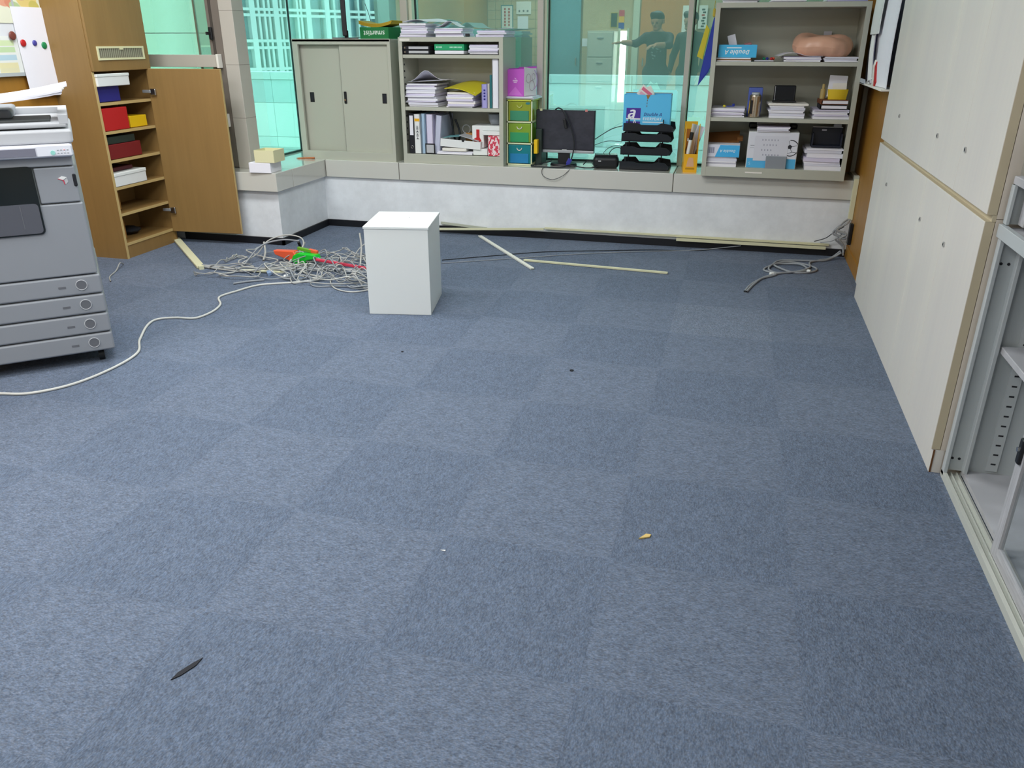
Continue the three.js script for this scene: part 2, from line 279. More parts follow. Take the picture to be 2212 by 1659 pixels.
  part(rs, 'face', bx(0.18, 0.33, 0.003), M.paperWarm, [0, 0.175, -0.003]); for (const x of [-0.035, 0.035]) for (let k = 0; k < 6; k++) part(rs, 'red_character', bx(0.03, 0.035, 0.001), M.red, [x, 0.055 + k * 0.048, -0.005]);
  const sw = thing('switch_panel', 'cream electrical switch panel with a row of buttons', 'switch', [-3.57, 1.755, 1.58]); part(sw, 'plate', rb(0.25, 0.19, 0.02, 0.004), M.paperWarm, [0, 0.095, 0]); for (let k = 0; k < 3; k++) part(sw, 'button', cyl(0.015, 0.012, 12), M.copierDark, [-0.07 + k * 0.07, 0.05, -0.012], [Math.PI / 2, 0, 0]);
  single('notice_sheet', 'white printed notice hung below the switch panel', 'notice', rb(0.18, 0.2, 0.003, 0.001), M.paper, [-3.585, 1.625, 1.586]);
}
// ---------- outside the glass ----------
struct('ground_outside', span(-14, 4, 0.1, 0.27, -12, -6.3), mat('#9fb3ac', { roughness: 0.7 }), [0, 0, 0], 'pale walkway outside the windows');
const parapet = struct('parapet_wall', span(-9, 5.9, 0.1, 1.04, -8.45, -8.21), mat('#c6ccca', { roughness: 0.8 })); parapet.userData.label = 'white and blue grey tiled parapet outside the windows';
{
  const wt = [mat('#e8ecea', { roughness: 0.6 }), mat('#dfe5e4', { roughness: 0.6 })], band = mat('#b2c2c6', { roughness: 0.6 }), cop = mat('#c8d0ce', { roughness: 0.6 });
  for (let k = -3; k < 8; k++) {
    const x0 = -4.91 + k * 1.3, x1 = x0 + 1.294;
    part(parapet, 'panel', span(x0, x1, 0.272, 0.379, -8.22, -8.2), wt[(k + 4) % 2]); part(parapet, 'panel', span(x0, x1, 0.385, 0.735, -8.22, -8.2), wt[(k + 5) % 2]);
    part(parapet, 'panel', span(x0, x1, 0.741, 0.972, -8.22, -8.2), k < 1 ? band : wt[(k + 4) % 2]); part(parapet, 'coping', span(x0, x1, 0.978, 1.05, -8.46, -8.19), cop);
  }
}
struct('wall_outside', span(-4.9, 6, -2, 5.5, -11.3, -11), mat('#6a776e', { roughness: 0.9 }), [0, 0, 0], 'grey green wall under the added overhang across the walkway');
struct('added_shade_overhang', join([span(-3.75, 6, 1.93, 6.5, -11, -8.5), span(-3.75, -3.62, -2, 1.93, -11, -8.5), span(5.8, 6, -2, 1.93, -11, -8.5)]), mat('#9aa69e', { roughness: 0.9 }), [0, 0, 0], 'added overhang with end walls, shading the grey green wall outside');  // overhang and end walls added only to keep daylight off the outside wall
{ const w = struct('wall_outside'); w.userData.label = 'pale green wall beside the left window'; const m = mat('#b4c8ae', { roughness: 0.5 });
  part(w, 'panel', span(-6.2, -4.14, 1.422, 3.2, -6.1, -5.9), m); part(w, 'panel', span(-6.2, -4.14, -0.2, 1.414, -6.1, -5.9), m); part(w, 'joint', span(-6.15, -4.15, -0.2, 3.2, -6.08, -5.91), M.frameDark); }
{ // building opposite with a grid of white window frames
  const b = thing('opposite_building', 'pale building across the walkway with white gridded window frames', 'building', [-8.25, 0, -16], THREE.MathUtils.degToRad(60.8));
  const pane = mat('#56747c', { roughness: 0.15, clearcoat: 0.5 }), fr = mat('#a7b2ae', { roughness: 0.6 }), wall = mat('#b9c9c4', { roughness: 0.7 });
  part(b, 'wall', span(-6, 8, -3, 9, -0.6, -0.12), wall);
  for (let k = -5; k < 6; k++) part(b, 'window_pane', span(k * 0.9, k * 0.9 + 0.88, -0.5, 4, -0.12, -0.1), pane);
  const thick = [-2.6, -1.56, -1.06, -0.34, 0.1, 0.59, 1.1], thin = [-2.3, -1.42, -1.3, -1.2, -0.94, -0.82, -0.58, -0.5, 0.28, 0.87, 1.37];
  for (const s of thick) part(b, 'frame_upright', span(s - 0.055, s + 0.055, -0.5, 4, -0.1, 0.02), fr);
  for (const s of thin) part(b, 'frame_upright', span(s - 0.022, s + 0.022, -0.5, 4, -0.1, 0.01), fr);
  for (const y of [2.44, 2.32, 1.9, 1.8, 1.35, 1.23, 0.85]) part(b, 'frame_rail', span(-4.5, 1.6, y - 0.025, y + 0.025, -0.1, 0.015), fr);
}

// ---------- wooden bookcase with an open lower door ----------
const XB = -3.9;
{
  const t = thing('bookcase', 'tall orange brown wooden bookcase with its lower door swung open', 'bookcase', [0, 0, 0]);
  const z0 = -4.97, z1 = -4.43, H = 2.35;
  part(t, 'side_panel', muv(span(-4.2, XB, 0, H, z1 - 0.02, z1)), M.wood); part(t, 'side_panel', muv(span(-4.2, XB, 0, H, z0, z0 + 0.02)), M.wood);
  part(t, 'back_panel', muv(span(-4.198, -4.188, 0, H, z0 + 0.02, z1 - 0.02)), M.wood); part(t, 'top_panel', muv(span(-4.2, XB, H - 0.02, H, z0 + 0.02, z1 - 0.02)), M.wood);
  part(t, 'edge_band', span(XB, XB + 0.0015, 0, 1.185, z1 - 0.02, z1), M.woodEdge);
  part(t, 'plinth', muv(span(-4.18, XB - 0.005, 0, 0.085, z0 + 0.02, z1 - 0.02)), M.wood);
  for (const y of [0.087, 0.285, 0.457, 0.63, 0.808, 0.983]) {
    const s = part(t, 'shelf', muv(span(-4.188, XB - 0.004, y, y + 0.018, z0 + 0.02, z1 - 0.02)), M.wood);
    part(s, 'shelf_edge', span(XB - 0.004, XB - 0.001, y, y + 0.018, z0 + 0.02, z1 - 0.02), M.woodEdge);
  }
  part(t, 'divider', muv(span(-4.188, XB - 0.005, 1.185, 1.2, z0 + 0.02, z1 - 0.02)), M.wood);
  const up = part(t, 'upper_door', muv(span(XB, XB + 0.018, 1.188, H - 0.005, z0 + 0.003, z1 - 0.003, 0.002)), M.wood);
  part(up, 'vent_frame', ring(-0.215, 0.215, 1.252, 1.332, 0.012, 0.006), M.cream, [XB + 0.018, 0, -4.705], [0, Math.PI / 2, 0]);
  part(up, 'vent_backing', span(XB + 0.0175, XB + 0.0185, 1.26, 1.325, -4.91, -4.5), mat('#6e6a58', { roughness: 0.9 }));
  for (let k = 0; k < 24; k++) part(up, 'vent_slat', span(XB + 0.0185, XB + 0.022, 1.264, 1.32, -4.906 + k * 0.0172, -4.899 + k * 0.0172), mat('#9c9a84', { roughness: 0.7 }));
  part(up, 'vent_latch', span(XB + 0.018, XB + 0.026, 1.312, 1.326, -4.72, -4.69), M.cream);
  // lower door, open by about ninety degrees
  const door = part(t, 'lower_door', muv(rb(0.54, 1.105, 0.018, 0.002, 1)), M.wood, [-3.63, 0.6375, -4.965], [0, THREE.MathUtils.degToRad(5), 0]);
  part(door, 'edge_band', bx(0.0015, 1.105, 0.0181), M.woodEdge, [0.2705, 0, 0]); part(door, 'edge_band', bx(0.54, 0.0015, 0.0181), M.woodEdge, [0, 0.553, 0]);
  for (const y of [0.405, -0.398]) { const h = part(door, 'hinge', rb(0.04, 0.045, 0.02, 0.006), M.chrome, [-0.235, y, 0.017]); part(h, 'hinge_arm', rb(0.06, 0.02, 0.014, 0.004), M.silver, [-0.045, 0.004, 0.008]); }
}
function crate(name, label, cat, m, x0, x1, y0, y1, z0, z1, lid, group) {
  const t = thing(name, label, cat, [(x0 + x1) / 2, y0, (z0 + z1) / 2], 0, group), h = y1 - y0, w = x1 - x0, d = z1 - z0;
  part(t, 'body', rb(w, h * (lid ? 0.78 : 1), d, 0.004), m, [0, h * (lid ? 0.39 : 0.5), 0]);
  if (lid) part(t, 'lid', rb(w + 0.006, h * 0.25, d + 0.006, 0.004), lid, [0, h * 0.88, 0]);
  return t;
}
crate('storage_box', 'white carton on the top shelf of the wooden bookcase, above a blue box', 'box', M.white, -4.16, -3.885, 1.098, 1.172, -4.74, -4.45, M.boxWhite);
crate('storage_box', 'dark blue box under the white carton in the bookcase', 'box', M.blue, -4.16, -3.92, 1.003, 1.096, -4.67, -4.455);
crate('storage_box', 'bright red file box on a bookcase shelf beside a yellow box', 'box', M.red, -4.16, -3.905, 0.828, 0.966, -4.69, -4.455);
crate('storage_box', 'small yellow box beside the red file box', 'box', M.yellow, -4.12, -3.92, 0.828, 0.9, -4.885, -4.72);
crate('storage_box', 'dark red box in the bookcase under a dark green folder', 'box', M.darkRed, -4.16, -3.91, 0.65, 0.742, -4.77, -4.455);
crate('file_folder', 'dark green folder lying on the dark red box', 'folder', M.darkGreen, -4.15, -3.915, 0.744, 0.79, -4.73, -4.455);
crate('storage_box', 'white box on the bookcase shelf under a maroon folder', 'box', M.white, -4.16, -3.9, 0.477, 0.563, -4.76, -4.455, M.boxWhite);
crate('file_folder', 'maroon folder on top of the white bookcase box', 'folder', M.maroon, -4.16, -3.95, 0.567, 0.592, -4.7, -4.455);
crate('carton', 'small brown carton on the second lowest bookcase shelf', 'box', M.carton, -4.15, -4.0, 0.305, 0.42, -4.58, -4.46);
crate('carton', 'small brown carton on the lowest bookcase shelf', 'box', M.carton, -4.15, -4.0, 0.107, 0.235, -4.58, -4.46);
single('cloth_bundle', 'dark crumpled cloth on the lowest bookcase shelf', 'cloth', (() => { const g = new THREE.SphereGeometry(0.07, 16, 10); const p = g.attributes.position; for (let i = 0; i < p.count; i++) { const n = 1 + 0.25 * (vnoise(p.getX(i) * 40 + 9, p.getZ(i) * 40 + 9, 64, 64, 3) - 0.5); p.setXYZ(i, p.getX(i) * n * 1.1, Math.max(-0.03, p.getY(i) * 0.35 * n), p.getZ(i) * n); } g.computeVertexNormals(); return g; })(), M.ink, [-4.08, 0.136, -4.7]);

// ---------- whiteboard with sheets ----------
{
  const t = thing('whiteboard', 'white board with pale frame on the wood wall', 'board', [-4.2, 0, -3.7]);
  part(t, 'surface', span(0, 0.014, 1.19, 2.1, -0.52, 0.8), mat('#e6e8ec', { roughness: 0.25 }));
  part(t, 'frame', join([span(0, 0.02, 1.17, 1.19, -0.535, 0.82), span(0, 0.02, 2.1, 2.12, -0.535, 0.82), span(0, 0.02, 1.19, 2.1, -0.535, -0.52), span(0, 0.02, 1.19, 2.1, 0.8, 0.82)]), M.steelCool);
  const img = canvasTex(128, 160, (g, w, h) => {
    g.fillStyle = '#e9ead2'; g.fillRect(0, 0, w, h); g.fillStyle = '#eef2ee'; g.fillRect(0, 0, w, 40);
    for (const [c, x, y, a, b] of [['#7aa06a', 12, 70, 26, 14], ['#58a846', 40, 88, 14, 10], ['#8aa0b8', 68, 62, 26, 16], ['#4d4038', 84, 68, 10, 9], ['#9ab0d0', 108, 70, 12, 14], ['#e6cf84', 92, 112, 28, 22], ['#d9b08a', 74, 104, 20, 12], ['#e0a084', 26, 118, 22, 10], ['#d98f74', 48, 124, 14, 8], ['#cfc46a', 110, 128, 14, 12], ['#b8cc98', 60, 130, 16, 10]]) { g.fillStyle = c; g.beginPath(); g.ellipse(x, y, a, b, 0.3, 0, 7); g.fill(); }
  });
  single('wall_picture', 'colourful pastel picture sheet on the whiteboard', 'poster', (() => { const g = sheet(0.36, 0.46, () => 0, 2, 2); g.rotateX(Math.PI / 2); g.rotateY(Math.PI / 2); return g; })(), mat('#ffffff', { map: img, roughness: 0.6 }), [-4.182, 1.69, -4.255]);
  const img2 = canvasTex(96, 128, (g, w, h) => { g.fillStyle = '#eef0ea'; g.fillRect(0, 0, w, h); for (const [c, y] of [['#d8e8b8', 14], ['#c8e0b0', 36], ['#bcd8e4', 62], ['#ece4b4', 88], ['#e8e2ba', 106]]) { g.fillStyle = c; g.fillRect(40, y, 44, 18); g.fillRect(6, y + 6, 26, 16); } });
  single('wall_picture', 'pale striped picture sheet low on the whiteboard', 'poster', (() => { const g = sheet(0.3, 0.21, () => 0, 2, 2); g.rotateX(Math.PI / 2); g.rotateY(Math.PI / 2); return g; })(), mat('#ffffff', { map: img2, roughness: 0.6 }), [-4.183, 1.285, -4.06]);
  single('paper_sheet', 'long white sheet hanging below the whiteboard edge', 'paper', (() => { const g = sheet(0.236, 0.5, (u, v) => 0.012 * v * v + 0.004 * u, 4, 8); g.rotateX(Math.PI / 2); g.rotateY(Math.PI / 2); return g; })(), M.paper, [-4.178, 1.3, -4.318], [0, 0, 0]);
  for (const [m, y, z, c, r] of [[M.red, 1.352, -4.232, 'red', 0.02], [mat('#4a48a0', { roughness: 0.4 }), 1.352, -4.318, 'violet blue', 0.016], [mat('#1f8a54', { roughness: 0.4 }), 1.338, -4.388, 'green', 0.02], [mat('#7c4038', { roughness: 0.4 }), 1.392, -4.165, 'brown', 0.024]])
    single('magnet', 'round ' + c + ' magnet on the whiteboard', 'magnet', (() => { const g = new THREE.LatheGeometry([[0, 0.009], [r * 0.7, 0.008], [r, 0.004], [r, 0]].map(([x, y]) => new THREE.Vector2(x, y)), 18); g.rotateZ(-Math.PI / 2); return g; })(), m, [-4.172, y, z]);
}

// ---------- photocopier ----------
{
  const TH = THREE.MathUtils.degToRad(42.75), A = V(-2.68, 0, -2.823), d = V(0.734, 0, -0.679);
  const o = A.clone().addScaledVector(d, -0.28);   // local x runs along the front, local z out of the front
  const t = thing('photocopier', 'large grey office photocopier on casters with four paper drawers', 'photocopier', [o.x, 0, o.z], TH);
  const D = 0.62, c = (x0, x1, y0, y1, z0, z1, r = 0.012) => span(x0, x1, y0, y1, z0, z1, r);
  part(t, 'lower_body', c(-0.3, 0.3, 0.06, 0.42, -D, -0.02, 0.02), M.copierSide);
  part(t, 'upper_body', c(-0.285, 0.298, 0.42, 0.9, -D, -0.02, 0.02), M.copierSide);
  for (const [k, y0, y1] of [[0, 0.06, 0.144], [1, 0.148, 0.236], [2, 0.24, 0.326], [3, 0.33, 0.416]]) {
    const dr = part(t, 'paper_drawer', c(-0.3, 0.302, y0, y1, -0.03, 0, 0.01), M.copier), y = (y0 + y1) / 2 + 0.002;
    part(dr, 'finger_recess', cyl(0.0215, 0.004, 24), M.copierDark, [0.222, y, 0.0005], [Math.PI / 2, 0, 0]); part(dr, 'recess_rim', new THREE.TorusGeometry(0.022, 0.002, 6, 24), M.copierLight, [0.222, y, 0.002]);
    part(dr, 'paper_size_mark', bx(0.03, 0.009, 0.001), M.copierDark, [0.145, y - 0.004, 0.0006]);
  }
  part(t, 'front_cover', c(-0.285, 0.296, 0.42, 0.732, -0.03, 0, 0.008), M.copier); part(t, 'right_cover', c(0.14, 0.29, 0.736, 0.882, -0.03, 0, 0.006), M.copier); part(t, 'upper_front', c(-0.285, 0.29, 0.886, 0.925, -0.03, 0, 0.006), M.copier);
  // paper output window with rounded corner, recessed
  part(t, 'output_window', poly(rounded(-0.2, 0.135, 0.612, 0.892, 0.02), 0.006, 0), mat('#22282a', { roughness: 0.12 }), [0, 0, 0]);
  part(t, 'output_window_lower', poly(rounded(-0.19, 0.128, 0.618, 0.742, 0.016), 0.002, 0), mat('#5e6068', { roughness: 0.25 }), [0, 0, 0.006]);
  part(t, 'window_line', span(0.06, 0.063, 0.64, 0.735, 0.008, 0.009), M.copierDark);
  part(t, 'power_switch', c(0.277, 0.291, 0.8, 0.852, -0.004, 0.006, 0.005), M.ink);
  part(t, 'cube_emblem', poly([[0, 0.012], [0.016, 0.02], [0.034, 0.014], [0.018, 0.004]], 0.002), M.white, [0.222, 0.825, 0.0]); part(t, 'cube_emblem_red', join([poly([[0, 0.011], [0.018, 0.0035], [0.018, 0.001], [0, 0.009]], 0.002), poly([[0.017, 0.004], [0.021, 0.003], [0.023, -0.016], [0.02, -0.014]], 0.002)]), M.pinkRed, [0.222, 0.825, 0.0]); part(t, 'cube_emblem_grey', poly([[0.022, 0.003], [0.034, 0.012], [0.036, -0.004], [0.025, -0.015]], 0.0015), M.copierLight, [0.222, 0.825, 0.0]);
  const cp = part(t, 'control_panel', (() => { const g = c(-0.29, 0.3, 0.925, 0.975, -0.09, 0.03, 0.01); return g; })(), mat('#d9dbe4', { roughness: 0.45 }));
  part(cp, 'screen', span(-0.2, 0.165, 0.934, 0.964, 0.0295, 0.0315), mat('#7f808e', { roughness: 0.2 })); part(cp, 'keypad', span(0.17, 0.294, 0.932, 0.97, 0.0295, 0.031), mat('#eceef6', { roughness: 0.5 }));
  part(cp, 'start_button', cyl(0.009, 0.003, 16), mat('#9fe0d4', { roughness: 0.4 }), [0.226, 0.944, 0.032], [Math.PI / 2, 0, 0]);
  for (let k = 0; k < 8; k++) part(cp, 'key', rb(0.007, 0.005, 0.002, 0.001), k === 6 ? mat('#e6b0b0') : M.copierLight, [0.245 + (k % 4) * 0.012, 0.942 + (k >> 2) * 0.012, 0.032]);
  part(t, 'scanner_body', c(-0.29, 0.31, 0.975, 1.03, -D, 0.0, 0.012), M.copierLight); part(t, 'scanner_lid', c(-0.285, 0.3, 1.036, 1.058, -D, -0.03, 0.01), M.copierLight);
  part(t, 'feeder', c(-0.28, 0.1, 1.058, 1.1, -D, -0.2, 0.015), M.copier); part(t, 'feeder_recess', c(-0.2, 0.24, 1.056, 1.068, -0.3, -0.06, 0.004), mat('#3a3d3c', { roughness: 0.6 }));
  part(t, 'lid_rim', join([span(0.27, 0.305, 1.05, 1.085, -D, -0.03), span(-0.2, 0.27, 1.05, 1.085, -D, -0.52)]), M.copierLight);
  for (const [x, z] of [[0.24, -0.06], [-0.24, -0.06], [0.24, -0.56], [-0.24, -0.56]]) { const w = part(t, 'caster', cyl(0.026, 0.024, 18), M.rubber, [x, 0.026, z], [0, 0, Math.PI / 2]); part(w, 'caster_fork', rb(0.02, 0.034, 0.034, 0.004), M.black, [0.034, 0, 0]); }
  // papers lying in the feeder
  const p = o.clone().addScaledVector(d, 0.07).add(V(0.679, 0, 0.734).multiplyScalar(-0.2));
  const s = thing('paper_pile', 'tilted pile of loose white sheets on the photocopier', 'paper', [p.x, 1.08, p.z], TH);
  for (let k = 0; k < 4; k++) part(s, 'sheet', sheet(0.5 + 0.01 * k, 0.3, (u, v) => 0.01 + 0.085 * u + 0.006 * Math.sin(5 * u + 0.4 * k), 10, 5, 0.0075), k === 2 ? M.paperWarm : M.paper, [0.004 * k - 0.02, k * 0.0075, -0.006 * k], [0, rr(-0.03, 0.03), 0]);
}
single('floor_cable', 'short grey cable on the carpet behind the photocopier', 'cable', tube([[-3.62, 0.005, -3.93], [-3.7, 0.005, -4.02], [-3.76, 0.006, -4.15], [-3.8, 0.03, -4.24], [-3.83, 0.005, -4.3]], 0.004), M.cable);

// ---------- white pedestal box ----------
{
  const t = thing('pedestal_box', 'upright plain white box standing alone on the carpet', 'box', [-1.693, 0, -4.0], THREE.MathUtils.degToRad(11.4));
  part(t, 'body', rb(0.338, 0.466, 0.392, 0.003), M.boxWhite, [0, 0.233, 0]);
  part(t, 'lid', rb(0.346, 0.014, 0.4, 0.003), M.boxWhite, [0, 0.472, 0]);
  part(t, 'tape_patch', span(-0.12, 0.05, 0.479, 0.4798, -0.12, 0.16), M.white); part(t, 'screw', cyl(0.004, 0.002, 10), M.copierDark, [0.03, 0.4795, -0.04]);
}
// ---------- cable tangle ----------
{
  const tone = ['mid grey', 'off white', 'dark grey'], grp = 'cables in the tangle on the carpet';
  const clampXZ = (x, z) => [Math.min(Math.max(x, -3.2), -1.93), Math.min(Math.max(z, -5.0), -4.18)];
  for (let k = 0; k < 40; k++) {   // each cable wanders and loops between the trunking end and the box
    const pts = [], n = 9 + Math.floor(rnd() * 5), dense = k < 26;
    let a = rr(0, 6.28), x = dense ? rr(-2.5, -2.0) : rr(-3.15, -2.4), z = dense ? rr(-4.75, -4.25) : rr(-4.62, -4.32);
    for (let i = 0; i < n; i++) {
      const [cx, cz] = clampXZ(x, z); pts.push([cx, 0.006 + (dense ? rr(0, 0.085) : rr(0, 0.03)) * (i % 2 ? 1 : 0.5), cz]);
      a += rr(-1.15, 1.15) + (dense ? 0.35 : 0); const st = dense ? rr(0.06, 0.15) : rr(0.08, 0.17); x += Math.cos(a) * st; z += Math.sin(a) * st * 0.6;
      if (dense) { if (x > -1.95 || x < -2.75) a = Math.PI - a; if (z > -4.2 || z < -4.85) a = -a; } else if (x > -2.0) a = Math.PI;
    }
    single('network_cable', tone[k % 3] + (dense ? ' cable knotted in the dense heap against the white box' : ' cable straying from the tangle towards the trunking cover'), 'cable', tube(pts, rr(0.0032, 0.0046), n * 9, 6), [M.cable, M.cableWhite, M.cableGrey][k % 3], [0, 0, 0], [0, 0, 0], tone[k % 3] + (dense ? ' cables of the dense heap' : ' cables straying from the heap'));
  }
  const run = (pts, r, m, label) => single('network_cable', label, 'cable', tube(pts, r, 0, 7), m);
  // the bundle from the trunking end
  for (let k = 0; k < 4; k++) single('bundle_cable', (k % 2 ? 'grey' : 'white') + ' cable running from the loose trunking cover into the tangle', 'cable', tube([[-3.27, 0.012 + 0.004 * k, -4.36], [-3.1, 0.008 + 0.004 * k, -4.34 - 0.012 * k], [-2.95, 0.01 + 0.006 * (k % 2), -4.33 - 0.02 * k], [-2.75, 0.012, -4.42 - 0.03 * k], [-2.5, 0.02, -4.48 - 0.03 * k], [-2.2, 0.03, -4.5 + 0.03 * k]], 0.0045, 50, 7), k % 2 ? M.cableGrey : M.cableWhite, [0, 0, 0], [0, 0, 0], (k % 2 ? 'grey' : 'white') + ' cables leaving the trunking cover');
  run([[-3.08, 0.006, -4.52], [-3.02, 0.05, -4.62], [-2.98, 0.12, -4.7], [-2.88, 0.15, -4.78], [-2.78, 0.13, -4.8], [-2.74, 0.09, -4.74], [-2.76, 0.03, -4.6], [-2.72, 0.01, -4.45]], 0.0045, M.cableWhite, 'cable looping upright beside the orange toy');
  run([[-3.04, 0.006, -4.48], [-3.0, 0.1, -4.66], [-2.9, 0.12, -4.76], [-2.8, 0.11, -4.8]], 0.0055, M.cableGrey, 'thick cable arched to the black tie by the toy');
  run([[-2.76, 0.1, -4.8], [-2.7, 0.05, -4.6], [-2.6, 0.02, -4.44], [-2.5, 0.015, -4.36], [-2.4, 0.012, -4.34]], 0.0065, M.cableWhite, 'thick white cable slanting down in front of the orange toy');
  run([[-2.35, 0.01, -4.4], [-2.3, 0.008, -4.26], [-2.2, 0.006, -4.14], [-2.08, 0.006, -4.11], [-1.97, 0.01, -4.2]], 0.0042, M.cableWhite, 'cable curving wide along the front of the tangle');
  run([[-2.46, 0.008, -4.3], [-2.36, 0.006, -4.16], [-2.24, 0.006, -4.19], [-2.05, 0.006, -4.22], [-1.92, 0.012, -4.26]], 0.0042, M.cableGrey, 'cable with a long shallow bend at the tangle front');
  run([[-2.36, 0.02, -4.66], [-2.3, 0.12, -4.72], [-2.2, 0.17, -4.74], [-2.1, 0.15, -4.72], [-2.04, 0.08, -4.68]], 0.0038, M.cableWhite, 'cable arching high over the back of the tangle');
  run([[-2.26, 0.02, -4.6], [-2.27, 0.14, -4.66], [-2.285, 0.22, -4.68]], 0.006, M.cableWhite, 'stiff white cable end sticking up from the tangle');
  run([[-2.86, 0.006, -4.08], [-2.8, 0.007, -4.14], [-2.72, 0.006, -4.2]], 0.006, M.cableGrey, 'short grey cable stub on the carpet before the tangle');
  run([[-2.98, 0.006, -4.62], [-3.02, 0.04, -4.72], [-3.06, 0.09, -4.78]], 0.007, M.cableWhite, 'short cable stub with a clear plug tip');
  run([[-2.872, 0.006, -2.38], [-2.759, 0.006, -2.41], [-2.656, 0.006, -2.528], [-2.612, 0.006, -2.729], [-2.633, 0.006, -2.932], [-2.749, 0.006, -3.098], [-2.87, 0.006, -3.37], [-2.79, 0.006, -3.43], [-2.686, 0.006, -3.447], [-2.66, 0.006, -3.56], [-2.69, 0.006, -3.69], [-2.781, 0.006, -3.82], [-2.75, 0.006, -3.95], [-2.691, 0.006, -4.093], [-2.514, 0.006, -4.2], [-2.36, 0.012, -4.3]], 0.0062, mat('#cfcfc8', { roughness: 0.5 }), 'long white cable snaking across the carpet past the photocopier');
  single('cable_tie', 'black tie around the cables at the orange toy tip', 'tie', rb(0.018, 0.07, 0.02, 0.005), M.black, [-2.79, 0.075, -4.79], [0.2, 0.3, 0.15]);
  single('network_plug', 'pale blue network plug lying before the tangle', 'plug', join([rb(0.03, 0.022, 0.04, 0.003), bx(0.012, 0.01, 0.02).translate(0.018, 0.008, 0.02)]), mat('#9db6d8', { roughness: 0.3 }), [-2.76, 0.014, -4.33], [0.2, 0.7, 0.1]);
  single('network_plug', 'white network plug with bare end on the carpet', 'plug', join([rb(0.028, 0.02, 0.026, 0.003), bx(0.008, 0.008, 0.03).translate(-0.012, 0, 0.02)]), M.white, [-2.62, 0.012, -4.29], [0, 0.5, 0.1]);
  single('trunking_cover', 'narrow cream trunking strip lying within the tangle', 'trunking', rb(0.3, 0.012, 0.018, 0.003), M.trunking, [-2.83, 0.012, -4.36], [0, 0.1, 0]);
}
{ // plastic toy blaster lying across the cables
  const t = thing('toy_blaster', 'orange and green plastic toy blaster lying on the cables', 'toy', [-2.69, 0.045, -4.61], THREE.MathUtils.degToRad(-14)); t.scale.setScalar(0.72);
  part(t, 'orange_nozzle', (() => { const g = poly([[-0.3, 0.035], [-0.06, 0.055], [-0.02, -0.01], [-0.1, -0.03], [-0.29, 0.01]], 0.05, 0.008); g.translate(0, 0, -0.025); return g; })(), M.orange);
  part(t, 'green_body', (() => { const g = poly([[-0.06, 0.02], [0.0, 0.045], [0.2, 0.05], [0.21, 0.03], [0.09, 0.0], [0.06, -0.04], [-0.05, -0.05], [-0.08, -0.02]], 0.055, 0.008); g.translate(0, 0, -0.0275); return g; })(), M.toyGreen);
  part(t, 'olive_rail', rb(0.16, 0.03, 0.03, 0.006), mat('#6aa42a', { roughness: 0.4 }), [0.03, 0.075, -0.03], [0, 0, -0.06]); part(t, 'orange_sight', rb(0.1, 0.034, 0.03, 0.008), M.orange, [0.13, 0.07, -0.035], [0, 0, -0.1]);
  single('red_rod', 'long thin red plastic rod lying under the toy', 'rod', rb(0.56, 0.018, 0.018, 0.005), M.pinkRed, [-2.26, 0.05, -4.5], [0, -0.12, -0.05]);
}
single('trunking_cover', 'short flat cream trunking cover lying beside the bookcase base', 'trunking', join([rb(0.94, 0.018, 0.05, 0.004), bx(0.06, 0.022, 0.03).translate(0.47, 0, 0)]), M.trunking, [-3.61, 0.011, -4.68], [0, -0.776, 0]);

// ---------- things on the sill: builders ----------
const L0 = 0.515;   // sill top
function stack(name, label, x0, x1, y0, y1, z0, z1, o = {}) {   // bundles of sheets laid on each other
  const t = thing(name, label, o.cat || 'paper', [(x0 + x1) / 2, y0, (z0 + z1) / 2], o.turn || 0, o.group), w = x1 - x0, d = z1 - z0;
  let y = 0; const H = y1 - y0, ms = o.mats || [M.paper, M.paperGrey, M.paper, M.paperLilac], th = o.th || 0.011; let k = 0;
  while (y < H - 0.002) {
    const h = Math.min(H - y, th * rr(0.6, 1.5)), j = o.jit ?? 0.012, s = rr(0.94, 1.0);
    part(t, 'paper_bundle', bx(w * s, h * 0.94, d * rr(0.94, 1)), ms[k++ % ms.length], [rr(-j, j) * 0.6, y + h / 2, rr(-j, j) * 0.6], [0, rr(-j, j) * 2.5, 0]);
    y += h;
  }
  for (const [sw, sd, f, px, py, pz, ry, m] of o.sheets || []) part(t, 'loose_sheet', sheet(sw, sd, f, 10, 8, 0.0015), m || M.paper, [px, H + py, pz], [0, ry, 0]);
  return t;
}
function binder(name, label, m, x0, x1, y0, y1, z0, z1, lean = 0) {
  const t = thing(name, label, 'binder', [(x0 + x1) / 2, y0, (z0 + z1) / 2]); t.rotation.z = lean; const w = x1 - x0, h = y1 - y0, d = z1 - z0;
  part(t, 'cover', join([bx(0.004, h, d).translate(-w / 2 + 0.002, h / 2, 0), bx(0.004, h, d).translate(w / 2 - 0.002, h / 2, 0), rb(w, h, 0.004, 0.0015, 1).translate(0, h / 2, d / 2 - 0.002)]), m);
  part(t, 'pages', bx(w - 0.01, h - 0.02, d - 0.02), M.paper, [0, h / 2, -0.004]); return t;
}
function printed(parent, name, w, h, draw, pos, rot = [0, 0, 0], px = 512) {
  const tex = canvasTex(px, Math.max(16, Math.round(px * h / w)), draw);
  const g = new THREE.PlaneGeometry(w, h); return part(parent, name, g, mat('#ffffff', { map: tex, roughness: 0.55 }), pos, rot);
}
